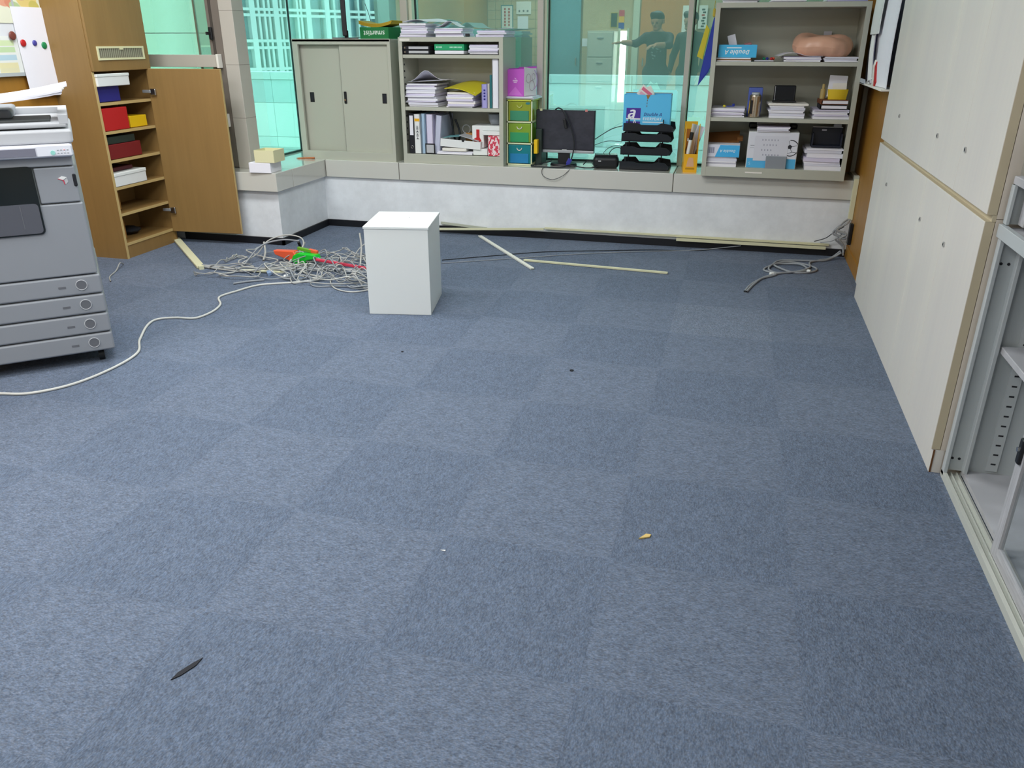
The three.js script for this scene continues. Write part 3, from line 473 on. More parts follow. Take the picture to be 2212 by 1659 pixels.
// ---------- steel cabinet with sliding doors ----------
{
  const x0 = -3.252, x1 = -2.47, y1 = 1.375, zf = -5.775, zb = -6.14;
  const t = thing('sliding_door_cabinet', 'grey green steel cabinet with two closed sliding doors', 'cabinet');
  part(t, 'top_panel', span(x0, x1, y1 - 0.02, y1, zb, zf, 0.003), M.steel); part(t, 'bottom_panel', span(x0 + 0.02, x1 - 0.02, L0, L0 + 0.02, zb, zf - 0.03), M.steel); part(t, 'back_panel', span(x0 + 0.02, x1 - 0.02, L0, y1 - 0.02, zb, zb + 0.01), M.steel);
  part(t, 'side_panel', span(x0, x0 + 0.02, L0, y1 - 0.02, zb, zf - 0.002), M.steel); part(t, 'side_panel', span(x1 - 0.02, x1, L0, y1 - 0.02, zb, zf - 0.002), M.steel);
  part(t, 'front_frame', poly(rectPts(x0, x1, L0, y1), 0.02, 0.0015, [rectPts(x0 + 0.042, x1 - 0.022, L0 + 0.062, y1 - 0.036)]), M.steel, [0, 0, zf - 0.0215]);
  const dl = part(t, 'sliding_door', span(x0 + 0.02, -2.86, L0 + 0.05, y1 - 0.03, zf - 0.062, zf - 0.047), M.steel), dr = part(t, 'sliding_door', span(-2.887, x1 - 0.015, L0 + 0.05, y1 - 0.03, zf - 0.04, zf - 0.026), M.steel);
  for (const [d, x, z] of [[dl, -3.15, zf - 0.0468], [dr, -2.545, zf - 0.0258]]) { part(d, 'handle_recess', span(x - 0.014, x + 0.014, 0.937, 1.0, z, z + 0.0012), M.ink); part(d, 'handle_rim', ring(x - 0.017, x + 0.017, 0.934, 1.003, 0.003, 0.003), M.black, [0, 0, z]); }
  const lock = part(dr, 'lock', rb(0.022, 0.086, 0.008, 0.01), M.black, [-2.862, 0.97, zf - 0.023]); part(lock, 'lock_cylinder', cyl(0.007, 0.006, 14), M.chrome, [0, -0.016, 0.006], [Math.PI / 2, 0, 0]);
  part(t, 'groove', span(-2.888, -2.8865, L0 + 0.06, y1 - 0.034, zf - 0.047, zf - 0.026), M.ink);
}
single('pencil', 'orange pencil lying by the corner of the sliding door cabinet', 'pencil', (() => { const g = join([cyl(0.005, 0.13, 6), cyl(0.005, 0.02, 6, 0.001).translate(0, 0.075, 0)]); g.rotateZ(Math.PI / 2 + 0.03); return g; })(), mat('#c8641e', { roughness: 0.5 }), [-3.215, L0 + 0.007, -5.757], [0, 0.12, 0]);
{ // flat monitor seen from its edge
  const t = thing('monitor', 'thin black monitor seen edge on atop the sliding door cabinet', 'monitor', [-2.9, 1.375, -5.95], THREE.MathUtils.degToRad(-64));
  part(t, 'screen_housing', rb(0.5, 0.34, 0.035, 0.008), M.black, [0, 0.19, 0], [0, 0, 0]); part(t, 'screen', bx(0.47, 0.29, 0.002), M.blackGloss, [0, 0.2, 0.018]);
  part(t, 'stand', rb(0.06, 0.06, 0.03, 0.006), M.black, [0, 0.03, -0.01]); part(t, 'base', rb(0.22, 0.01, 0.19, 0.004), M.copierDark, [0, 0.0055, 0]);
}
single('monitor_cable', 'thin dark cable hanging beside the edge on monitor', 'cable', tube([[-2.79, 1.62, -6.1], [-2.76, 1.53, -6.1], [-2.74, 1.46, -6.08], [-2.76, 1.40, -6.02], [-2.84, 1.382, -5.98]], 0.002), M.cableBlack);
{
  const t = thing('pencil_box', 'green printed box with mustard papers atop the sliding door cabinet', 'box', [-2.6, 1.376, -5.92], THREE.MathUtils.degToRad(-8));
  const w = 0.24, h = 0.078, d = 0.17;
  part(t, 'tray', join([bx(w, 0.003, d).translate(0, 0.0015, 0), bx(w, h, 0.003).translate(0, h / 2, d / 2), bx(w, h, 0.003).translate(0, h / 2, -d / 2), bx(0.003, h, d).translate(-w / 2, h / 2, 0), bx(0.003, h, d).translate(w / 2, h / 2, 0)]), M.smartGreen);
  printed(t, 'front_print', w - 0.006, h - 0.006, (g, W, H) => { g.fillStyle = '#137a3e'; g.fillRect(0, 0, W, H); g.translate(W / 2, H / 2); g.rotate(Math.PI); g.fillStyle = '#e6f2e8'; g.font = 'bold ' + H * 0.62 + 'px sans-serif'; g.textAlign = 'center'; g.textBaseline = 'middle'; g.fillText('smartist', 0, 0); }, [0, h / 2, d / 2 + 0.0022]);
  for (let k = 0; k < 4; k++) part(t, 'mustard_sheet', sheet(w + 0.03, d, (u) => 0.022 * (2 * u - 1) ** 2, 10, 3, 0.005), M.mustard, [0.008, h + 0.002 + k * 0.006, 0.0], [0, 0.02 * k, 0]);
}
// ---------- open steel bookshelf ----------
function steelShelf(t, x0, x1, y0, y1, zf, zb, shelves, lip, m = M.steel) {
  part(t, 'side_panel', span(x0, x0 + 0.018, y0, y1, zb, zf, 0.002), m); part(t, 'side_panel', span(x1 - 0.018, x1, y0, y1, zb, zf, 0.002), m);
  part(t, 'front_flange', span(x0, x0 + 0.03, y0, y1, zf - 0.004, zf + 0.001, 0.001), m); part(t, 'front_flange', span(x1 - 0.03, x1, y0, y1, zf - 0.004, zf + 0.001, 0.001), m);
  part(t, 'top_panel', span(x0 + 0.018, x1 - 0.018, y1 - 0.03, y1, zb, zf, 0.002), m); part(t, 'base_plinth', span(x0 + 0.018, x1 - 0.018, y0, y0 + lip, zf - 0.02, zf, 0.002), m); part(t, 'base_panel', span(x0 + 0.018, x1 - 0.018, y0 + lip - 0.02, y0 + lip - 0.005, zb, zf - 0.02), m);
  part(t, 'back_panel', span(x0 + 0.018, x1 - 0.018, y0, y1 - 0.03, zb, zb + 0.006), m); part(t, 'back_seam', span(x0 + 0.018, x1 - 0.018, (y0 + y1) / 2 + 0.2, (y0 + y1) / 2 + 0.21, zb + 0.006, zb + 0.009), m);
  for (const y of shelves) part(t, 'shelf', span(x0 + 0.019, x1 - 0.019, y - 0.024, y, zb + 0.006, zf - 0.004, 0.002), m);
  for (const x of [x0 + 0.0185, x1 - 0.0185]) for (let k = 0; k < 14; k++) part(t, 'shelf_slot', span(x - 0.001, x + 0.001, y0 + 0.15 + k * (y1 - y0 - 0.25) / 14, y0 + 0.162 + k * (y1 - y0 - 0.25) / 14, zf - 0.06, zf - 0.045), M.ink);
}
{
  const t = thing('steel_bookshelf', 'low open grey green steel bookshelf crowded with papers and binders', 'shelf');
  steelShelf(t, -2.405, -1.622, L0, 1.387, -5.775, -6.12, [0.915, 1.272], 0.066);
  part(t, 'name_tag', span(-2.392, -2.315, 1.362, 1.378, -5.7745, -5.773), M.paperWarm);
}
// contents
const zi = -5.8;
const A4 = 0.215;
{
  const grp = 'black lever binders lying flat';
  for (const [y, k] of [[1.276, 0], [1.304, 1]]) { const b = crate('lever_binder', k ? 'black binder lying flat, upper one of two on the top steel shelf' : 'black binder lying flat, lower one of two on the top steel shelf', 'binder', M.ink, -2.385, -2.175, y, y + 0.026, zi - 0.29, zi); part(b, 'spine_label', bx(0.15, 0.016, 0.001), M.copierLight, [0.02, 0.013, 0.1455]); part(b, 'ring_pull', cyl(0.006, 0.002, 12), M.chrome, [-0.085, 0.013, 0.146], [Math.PI / 2, 0, 0]); }
  crate('magazine_file', 'white file lying under the green file on the top steel shelf', 'file', M.paper, -2.137, -1.918, 1.276, 1.299, zi - 0.29, zi);
  const g = crate('magazine_file', 'green file with white print lying on the top steel shelf', 'file', M.green, -2.138, -1.915, 1.301, 1.342, zi - 0.29, zi);
  printed(g, 'front_print', 0.22, 0.038, (c, W, H) => { c.fillStyle = '#16a86e'; c.fillRect(0, 0, W, H); c.fillStyle = '#c8f0dc'; c.font = 'bold ' + H * 0.4 + 'px sans-serif'; c.textBaseline = 'middle'; for (let i = 0; i < 5; i++) c.fillRect(30 + i * 22, H * 0.38, 14, H * 0.24); for (let i = 0; i < 9; i++) c.fillRect(W * 0.52 + i * 24, H * 0.4, 16, H * 0.22); }, [0, 0.0205, 0.1465]);
  stack('paper_stack', 'stack of papers in clear folders at the end of the top steel shelf', -1.885, -1.668, 1.276, 1.338, zi - 0.29, zi, { th: 0.009, mats: [M.paper, M.paperGrey, M.paperLilac] });
}
stack('paper_stack', 'tall messy paper stack with a bent sheet on top, on the middle steel shelf', -2.375, -2.14, 0.917, 1.075, zi - 0.28, zi, { jit: 0.02, sheets: [[0.26, 0.27, (u, v) => 0.012 + 0.075 * Math.exp(-((u - 0.42) ** 2) * 14) * v + 0.012 * u, 0.03, 0, 0, 0.25], [0.28, 0.25, (u) => 0.006 + 0.014 * u, 0.05, 0.006, 0.01, -0.12, M.paperGrey]] });
stack('paper_stack', 'paper stack under a yellow folder on the middle steel shelf', -2.06, -1.85, 0.917, 1.02, zi - 0.28, zi + 0.005, { jit: 0.016, mats: [M.paper, M.paperLilac, M.paperWarm] });
single('plastic_folder', 'yellow plastic folder sagging over a paper stack', 'folder', sheet(0.255, 0.27, (u, v) => 0.03 * (1 - v) + 0.028 * Math.sin(u * 2.6 + 0.5) - 0.03 * u * v, 10, 8, 0.004), M.yellowFolder, [-1.93, 1.03, -5.93], [0, -0.18, 0]);
for (const [lab, m, a, b, h] of [['lilac notebook standing beside the paper stack', M.lilac, -1.79, -1.747, 0.16], ['white booklet standing beside the lilac notebook', M.paperWarm, -1.745, -1.731, 0.165], ['grey green thin book standing beside the tall white file', M.teal, -1.729, -1.712, 0.222], ['tall white box file standing at the end of the middle shelf', M.paper, -1.709, -1.663, 0.33]])
  { const b2 = binder('standing_book', lab, m, a, b, 0.917, 0.917 + h, zi - 0.25, zi, 0); if (h === 0.16) for (let k = 0; k < 4; k++) part(b2, 'spine_mark', bx(0.014, 0.012, 0.001), M.blue, [0, 0.06 + k * 0.02, 0.1255]); }
{
  const y = 0.583;
  const b1 = binder('lever_binder', 'black upright binder with a long white spine label', M.ink, -2.362, -2.322, y, y + 0.285, zi - 0.27, zi); part(b1, 'spine_label', bx(0.028, 0.14, 0.001), M.paper, [0, 0.2, 0.1355]); part(b1, 'finger_ring', new THREE.TorusGeometry(0.009, 0.002, 6, 16), M.chrome, [0, 0.045, 0.1365]);
  const b2 = binder('lever_binder', 'white upright binder with orange band and black characters', M.white, -2.319, -2.274, y, y + 0.28, zi - 0.27, zi); part(b2, 'orange_band', bx(0.04, 0.02, 0.001), M.amber, [0, 0.24, 0.1355]);
  printed(b2, 'spine_print', 0.034, 0.1, (g, W, H) => { g.fillStyle = '#eef0ee'; g.fillRect(0, 0, W, H); g.strokeStyle = '#22242c'; g.lineWidth = 5; for (let k = 0; k < 4; k++) { const t0 = 8 + k * H / 4; g.beginPath(); g.moveTo(W * 0.25, t0); g.lineTo(W * 0.75, t0); g.moveTo(W * 0.5, t0); g.lineTo(W * 0.5, t0 + H / 5); g.moveTo(W * 0.22, t0 + H / 9); g.lineTo(W * 0.8, t0 + H / 9); g.moveTo(W * 0.5, t0 + H / 9); g.lineTo(W * 0.25, t0 + H / 5); g.moveTo(W * 0.5, t0 + H / 9); g.lineTo(W * 0.78, t0 + H / 5); g.stroke(); } }, [0, 0.15, 0.1358], [0, 0, 0], 64);
  const b3 = binder('document_folder', 'pale blue thin folder standing beside the white binder', mat('#a8c4dc', { roughness: 0.6 }), -2.262, -2.234, y, y + 0.285, zi - 0.26, zi);
  binder('document_folder', 'lilac thick folder standing among the lower shelf files', M.paperLilac, -2.23, -2.178, y, y + 0.28, zi - 0.27, zi - 0.015); binder('document_folder', 'pale grey folder leaning out at the end of the files', mat('#c4c8dc', { roughness: 0.6 }), -2.174, -2.128, y, y + 0.275, zi - 0.27, zi - 0.012, -0.09);
  const lf = thing('label_frame', 'small black framed label card before the lilac folder', 'frame', [-2.197, y, zi + 0.004]); part(lf, 'frame', ring(-0.038, 0.038, 0, 0.075, 0.008, 0.006), M.black); part(lf, 'card', bx(0.062, 0.06, 0.002), M.copierLight, [0, 0.0375, 0.002]);
  single('cable_hank', 'black cable hanging behind the folders on the lower steel shelf', 'cable', tube([[-2.09, 0.88, -5.95], [-2.07, 0.8, -5.94], [-2.06, 0.7, -5.95], [-2.04, 0.64, -5.96], [-2.02, 0.72, -5.97], [-2.05, 0.82, -5.96]], 0.008), M.cableBlack);
  stack('paper_stack', 'low paper pile under the open white tray on the lower steel shelf', -2.15, -1.87, y, 0.605, zi - 0.26, zi, { th: 0.008 });
  crate('envelope_box', 'flat cream box on the low paper pile', 'box', M.paperWarm, -2.105, -1.915, 0.607, 0.629, zi - 0.22, zi);
  const tr = thing('open_tray', 'tilted open white tray holding teal and grey cards', 'tray', [-1.962, 0.632, zi - 0.1]); tr.rotation.z = -0.06;
  part(tr, 'tray_shell', join([bx(0.31, 0.003, 0.2).translate(0, 0.002, 0), bx(0.31, 0.055, 0.003).translate(0, 0.028, 0.1), bx(0.31, 0.055, 0.003).translate(0, 0.028, -0.1), bx(0.003, 0.055, 0.2).translate(-0.155, 0.028, 0), bx(0.003, 0.055, 0.2).translate(0.155, 0.028, 0)]), M.white);
  part(tr, 'teal_card', sheet(0.13, 0.16, (u) => 0.02 * u, 3, 3, 0.003), mat('#6fa8ac', { roughness: 0.6 }), [-0.08, 0.06, 0]); part(tr, 'grey_card', sheet(0.15, 0.14, (u) => 0.03 * (1 - u), 3, 3, 0.004), M.copierLight, [0.06, 0.058, 0.02]); part(tr, 'clip', rb(0.02, 0.018, 0.012, 0.003), M.black, [0.02, 0.055, 0.098]);
  const cb = crate('white_carton', 'upright white carton with a red ribbon on the lower steel shelf', 'box', M.white, -1.88, -1.79, y + 0.05, 0.79, zi - 0.24, zi - 0.04); part(cb, 'red_ribbon', join([bx(0.024, 0.06, 0.002).translate(0.0, 0.1, 0.102), bx(0.05, 0.04, 0.002).rotateZ(0.5).translate(-0.005, 0.055, 0.103)]), M.red);
  crate('white_carton', 'flat white box under the red flowered box side', 'box', M.boxWhite, -1.866, -1.755, y, 0.628, zi - 0.24, zi - 0.01);
  crate('red_flowered_box', 'red and white flower patterned box on the lower steel shelf', 'box', M.floral, -1.745, -1.652, y, 0.725, zi - 0.15, zi + 0.01);
  crate('white_carton', 'flat white box lying on the red flowered box', 'box', M.white, -1.79, -1.655, 0.728, 0.757, zi - 0.2, zi); crate('white_carton', 'topmost flat white box above the red flowered box', 'box', M.boxWhite, -1.79, -1.655, 0.759, 0.793, zi - 0.22, zi - 0.005);
  single('plastic_bowl', 'grey translucent plastic bowl on the white boxes', 'bowl', new THREE.LatheGeometry([[0, 0], [0.035, 0.002], [0.05, 0.03], [0.055, 0.075], [0.052, 0.075], [0.046, 0.03], [0.03, 0.006], [0, 0.005]].map(([x, y]) => new THREE.Vector2(x, y)), 24), mat('#a7adb5', { roughness: 0.3, transmission: 0.4 }), [-1.715, 0.795, zi - 0.1]);
  single('round_magnifier', 'thin clear ring standing behind the open tray', 'ring', new THREE.TorusGeometry(0.03, 0.003, 8, 24), M.copierLight, [-1.97, 0.75, -5.98]);
  crate('tape_block', 'brown tape roll box behind the open tray', 'box', M.carton, -1.97, -1.91, 0.632, 0.725, -6.05, -5.95);
}
stack('paper_stack', 'thickest paper stack on top of the steel bookshelf with loose sheets', -2.405, -2.2, 1.388, 1.478, -6.1, -5.82, { jit: 0.014, mats: [M.paperLilac, M.paper, M.paperGrey], sheets: [[0.22, 0.28, (u, v) => 0.008 + 0.026 * Math.sin(u * 3) * (1 - v * 0.4), 0.05, 0, 0.0, -0.3]] });
stack('paper_stack', 'middle paper stack on top of the steel bookshelf with a peaked sheet', -2.145, -1.93, 1.388, 1.446, -6.1, -5.82, { jit: 0.014, mats: [M.paper, M.paperLilac], sheets: [[0.21, 0.26, (u, v) => 0.006 + 0.04 * Math.exp(-((u - 0.45) ** 2) * 18), 0.0, 0, 0.02, 0.15]] });
stack('paper_stack', 'flat spread of papers at the corner of the steel bookshelf top', -1.83, -1.62, 1.388, 1.43, -6.1, -5.82, { jit: 0.016, mats: [M.paperLilac, M.paper, M.paperGrey], sheets: [[0.2, 0.24, (u) => 0.004 + 0.012 * u, 0.02, 0, -0.02, 0.3]] });
single('clip', 'black binder clip on the flat papers of the bookshelf top', 'clip', rb(0.03, 0.02, 0.02, 0.004), M.black, [-1.9, 1.4, -5.84]);

// ---------- plastic drawer unit and gift bag ----------
{
  const t = thing('drawer_unit', 'small three drawer plastic unit, yellow green above and teal below', 'drawers', [-1.523, L0, -5.98]);
  const w = 0.19, d = 0.25, H = 0.46, fr = mat('#dfe6bc', { roughness: 0.4 });
  part(t, 'frame_post', bx(0.008, H, 0.008), fr, [-w / 2 + 0.004, H / 2, d / 2 - 0.004]); part(t, 'frame_post', bx(0.008, H, 0.008), fr, [w / 2 - 0.004, H / 2, d / 2 - 0.004]); part(t, 'frame_post', bx(0.008, H, 0.008), fr, [-w / 2 + 0.004, H / 2, -d / 2 + 0.004]); part(t, 'frame_post', bx(0.008, H, 0.008), fr, [w / 2 - 0.004, H / 2, -d / 2 + 0.004]);
  for (const y of [0.006, 0.155, 0.306, H - 0.006]) part(t, 'frame_shelf', bx(w, 0.01, d), y > 0.4 ? mat('#c9cf4a', { roughness: 0.4 }) : fr, [0, y, 0]);
  const cs = ['#1c9aa4', '#9fc23e', '#b4bd3a'], low = ['#167fb4', '#2f9c62', '#3a8f6a'];
  for (let k = 0; k < 3; k++) {
    const y = 0.08 + k * 0.15, dm = mat(cs[k], { roughness: 0.25, transmission: 0.35, thickness: 0 });
    const dr = part(t, 'drawer', rb(w - 0.022, 0.132, d - 0.012, 0.004), dm, [0, y, 0.002]);
    part(dr, 'drawer_contents', rb(w - 0.05, 0.068, 0.004, 0.002), mat(low[k], { roughness: 0.5 }), [0, -0.03, d / 2 - 0.003]);
    part(dr, 'handle', new THREE.TorusGeometry(0.018, 0.003, 6, 14, Math.PI), k === 2 ? mat('#cdd27a', { roughness: 0.4 }) : M.paperWarm, [0, 0.045, d / 2 - 0.002], [0, 0, Math.PI]);
  }
  part(t, 'maker_badge', cyl(0.014, 0.002, 20).rotateX(Math.PI / 2).scale(1.2, 0.6, 1), M.teal, [0.062, 0.435, d / 2 - 0.003]);
  stack('paper_stack', 'thin papers under the purple gift bag on the drawer unit', -1.62, -1.42, 0.977, 0.995, -6.1, -5.86, { th: 0.006 });
  const b = thing('gift_bag', 'purple paper gift bag with pale printed side on the drawer unit', 'bag', [-1.535, 0.996, -5.96], THREE.MathUtils.degToRad(-17));
  const bw = 0.15, bh = 0.185, bd = 0.17, pr = mat('#f2dfe6', { roughness: 0.4 });
  part(b, 'front_face', poly([[-bw / 2, 0], [bw / 2 - 0.004, 0], [bw / 2, bh], [-bw / 2 - 0.004, bh - 0.006]], 0.002), M.purple, [0, 0, bd / 2]);
  part(b, 'back_face', poly([[-bw / 2, 0], [bw / 2, 0], [bw / 2, bh + 0.012], [-bw / 2, bh + 0.006]], 0.002), M.purple, [0, 0, -bd / 2]);
  part(b, 'side_face', poly([[-bd / 2, 0], [bd / 2, 0], [bd / 2, bh], [0, bh + 0.002], [-bd / 2, bh + 0.012]], 0.002), pr, [bw / 2 - 0.002, 0, 0], [0, Math.PI / 2, 0]); part(b, 'side_face', poly([[-bd / 2, 0], [bd / 2, 0], [bd / 2, bh], [-bd / 2, bh]], 0.002), M.purple, [-bw / 2, 0, 0], [0, Math.PI / 2, 0]);
  part(b, 'bottom', bx(bw, 0.003, bd), M.purple, [0, 0.002, 0]); part(b, 'fold_triangle', poly([[-0.06, 0.006], [0.06, 0.006], [0, 0.065]], 0.0012), mat('#d77ad8', { roughness: 0.45 }), [0, 0, bd / 2 + 0.0015]);
  part(b, 'white_emblem', join([bx(0.04, 0.009, 0.001), bx(0.025, 0.006, 0.001).translate(0, -0.012, 0), bx(0.016, 0.004, 0.001).rotateZ(-0.6).translate(0.002, 0.014, 0)]), mat('#e9c6ea', { roughness: 0.5 }), [0, 0.105, bd / 2 + 0.003]);
  part(b, 'handle', tube([[0, bh - 0.01, -0.05], [0.015, bh - 0.05, -0.055], [0.03, bh - 0.11, -0.03], [0.022, bh - 0.14, 0.0]], 0.003, 24, 6), mat('#b08fc0', { roughness: 0.5 }), [bw / 2 + 0.004, 0, 0]);
  for (const [y, z, s] of [[0.12, 0.03, 0.03], [0.07, -0.02, 0.035], [0.13, -0.04, 0.022]]) part(b, 'flower_print', new THREE.TorusGeometry(s, 0.0015, 5, 20), mat('#b79aa6', { roughness: 0.5 }), [bw / 2 + 0.001, y, z], [0, Math.PI / 2, 0]);
  crate('dark_carton', 'dark green carton behind the plastic drawers', 'box', M.darkGreen, -1.415, -1.37, L0, 0.77, -6.08, -5.92); crate('yellow_carton', 'narrow yellow carton between the drawers and the monitor', 'box', M.yellow, -1.418, -1.39, 0.6, 0.7, -5.918, -5.87);
}
// ---------- monitor, router, letter trays ----------
{
  const t = thing('monitor', 'dusty dark monitor with silver lower bezel standing on the sill', 'monitor', [-1.208, L0, -5.98]);
  part(t, 'housing', rb(0.438, 0.3, 0.045, 0.006), M.black, [0, 0.236, -0.012]); part(t, 'screen', bx(0.428, 0.272, 0.002), mat('#41424c', { roughness: 0.22, map: dustMap }), [0, 0.248, 0.0115]);
  part(t, 'silver_bezel', rb(0.438, 0.02, 0.012, 0.003), M.silver, [0, 0.096, 0.01]); part(t, 'bezel_badge', bx(0.035, 0.003, 0.001), M.white, [0.0, 0.11, 0.0128]);
  part(t, 'neck', rb(0.09, 0.1, 0.03, 0.005), M.black, [-0.005, 0.05, -0.01]); part(t, 'base', (() => { const g = cyl(0.1, 0.016, 32, 0.095); g.scale(1, 1, 0.75); return g; })(), M.black, [0, 0.009, 0.03]);
  for (const [x, m] of [[-0.18, M.cream], [0.155, mat('#d88a84', { roughness: 0.5 })]]) part(t, 'sticky_tab', rb(0.018, 0.016, 0.003, 0.001), m, [x, 0.386, 0.012]);
  const cb = (pts, r, lab) => single('monitor_cable', lab, 'cable', tube(pts, r, 0, 7), M.cableBlack);
  cb([[-1.29, 0.9, -6.0], [-1.26, 0.915, -5.97], [-1.22, 0.9, -5.94], [-1.18, 0.83, -5.935], [-1.145, 0.75, -5.935], [-1.13, 0.66, -5.93], [-1.14, 0.58, -5.92], [-1.15, 0.55, -5.91]], 0.005, 'black video cable draped over the dusty monitor screen');
  single('cable_plug', 'black cable plug hanging before the dusty monitor', 'plug', rb(0.022, 0.07, 0.016, 0.005), M.black, [-1.2, 0.81, -5.935], [0, 0, 0.25]);
  single('cable_plug', 'blue video plug by the dusty monitor base', 'plug', join([rb(0.03, 0.04, 0.016, 0.004), bx(0.02, 0.012, 0.012).translate(0, -0.025, 0)]), mat('#3a3ea4', { roughness: 0.5 }), [-1.155, 0.552, -5.89], [0, 0.3, -0.5]);
  cb([[-1.14, 0.53, -5.88], [-1.2, 0.52, -5.8], [-1.35, 0.522, -5.79], [-1.42, 0.522, -5.81], [-1.38, 0.525, -5.9], [-1.3, 0.54, -5.96]], 0.004, 'black cable looping along the sill edge under the monitor');
  cb([[-1.1, 0.521, -5.84], [-1.2, 0.521, -5.78], [-1.32, 0.516, -5.752], [-1.32, 0.47, -5.745], [-1.25, 0.44, -5.742], [-1.17, 0.47, -5.745], [-1.12, 0.515, -5.76]], 0.002, 'thin dark wire sagging over the sill front');
  cb([[-1.16, 0.53, -5.86], [-1.0, 0.524, -5.8], [-0.94, 0.53, -5.83], [-0.92, 0.56, -5.88]], 0.004, 'black cable from the monitor base to the router');
  cb([[-0.99, 0.7, -6.0], [-0.93, 0.74, -6.0], [-0.86, 0.78, -6.0], [-0.79, 0.8, -6.0]], 0.003, 'upper dark cable spanning from monitor to trays'); cb([[-0.99, 0.66, -6.0], [-0.9, 0.69, -6.0], [-0.79, 0.69, -6.0]], 0.002, 'lower thin cable spanning from monitor to trays');
  cb([[-0.93, 0.58, -5.93], [-0.9, 0.63, -5.95], [-0.85, 0.66, -5.97], [-0.78, 0.66, -5.98]], 0.002, 'thin wire rising from the router rear'); cb([[-0.88, 0.59, -5.92], [-0.85, 0.64, -5.95], [-0.8, 0.65, -5.97], [-0.77, 0.6, -5.98]], 0.003, 'dark wire curling between router and trays'); cb([[-1.06, 0.525, -5.95], [-1.02, 0.56, -5.93], [-0.98, 0.55, -5.9], [-0.94, 0.53, -5.95], [-1.0, 0.524, -6.0]], 0.004, 'knotted black cable between monitor and router');
  const r = thing('router', 'rounded black router box lying on the sill', 'router', [-0.885, L0, -5.9], 0.15);
  part(r, 'shell', rb(0.185, 0.085, 0.12, 0.03, 4), M.black, [0, 0.0435, 0]); part(r, 'top_shell', rb(0.165, 0.02, 0.1, 0.009, 2), M.blackGloss, [0, 0.088, -0.004]); part(r, 'badge', bx(0.02, 0.008, 0.001), M.copierLight, [-0.045, 0.055, 0.0605]);
}
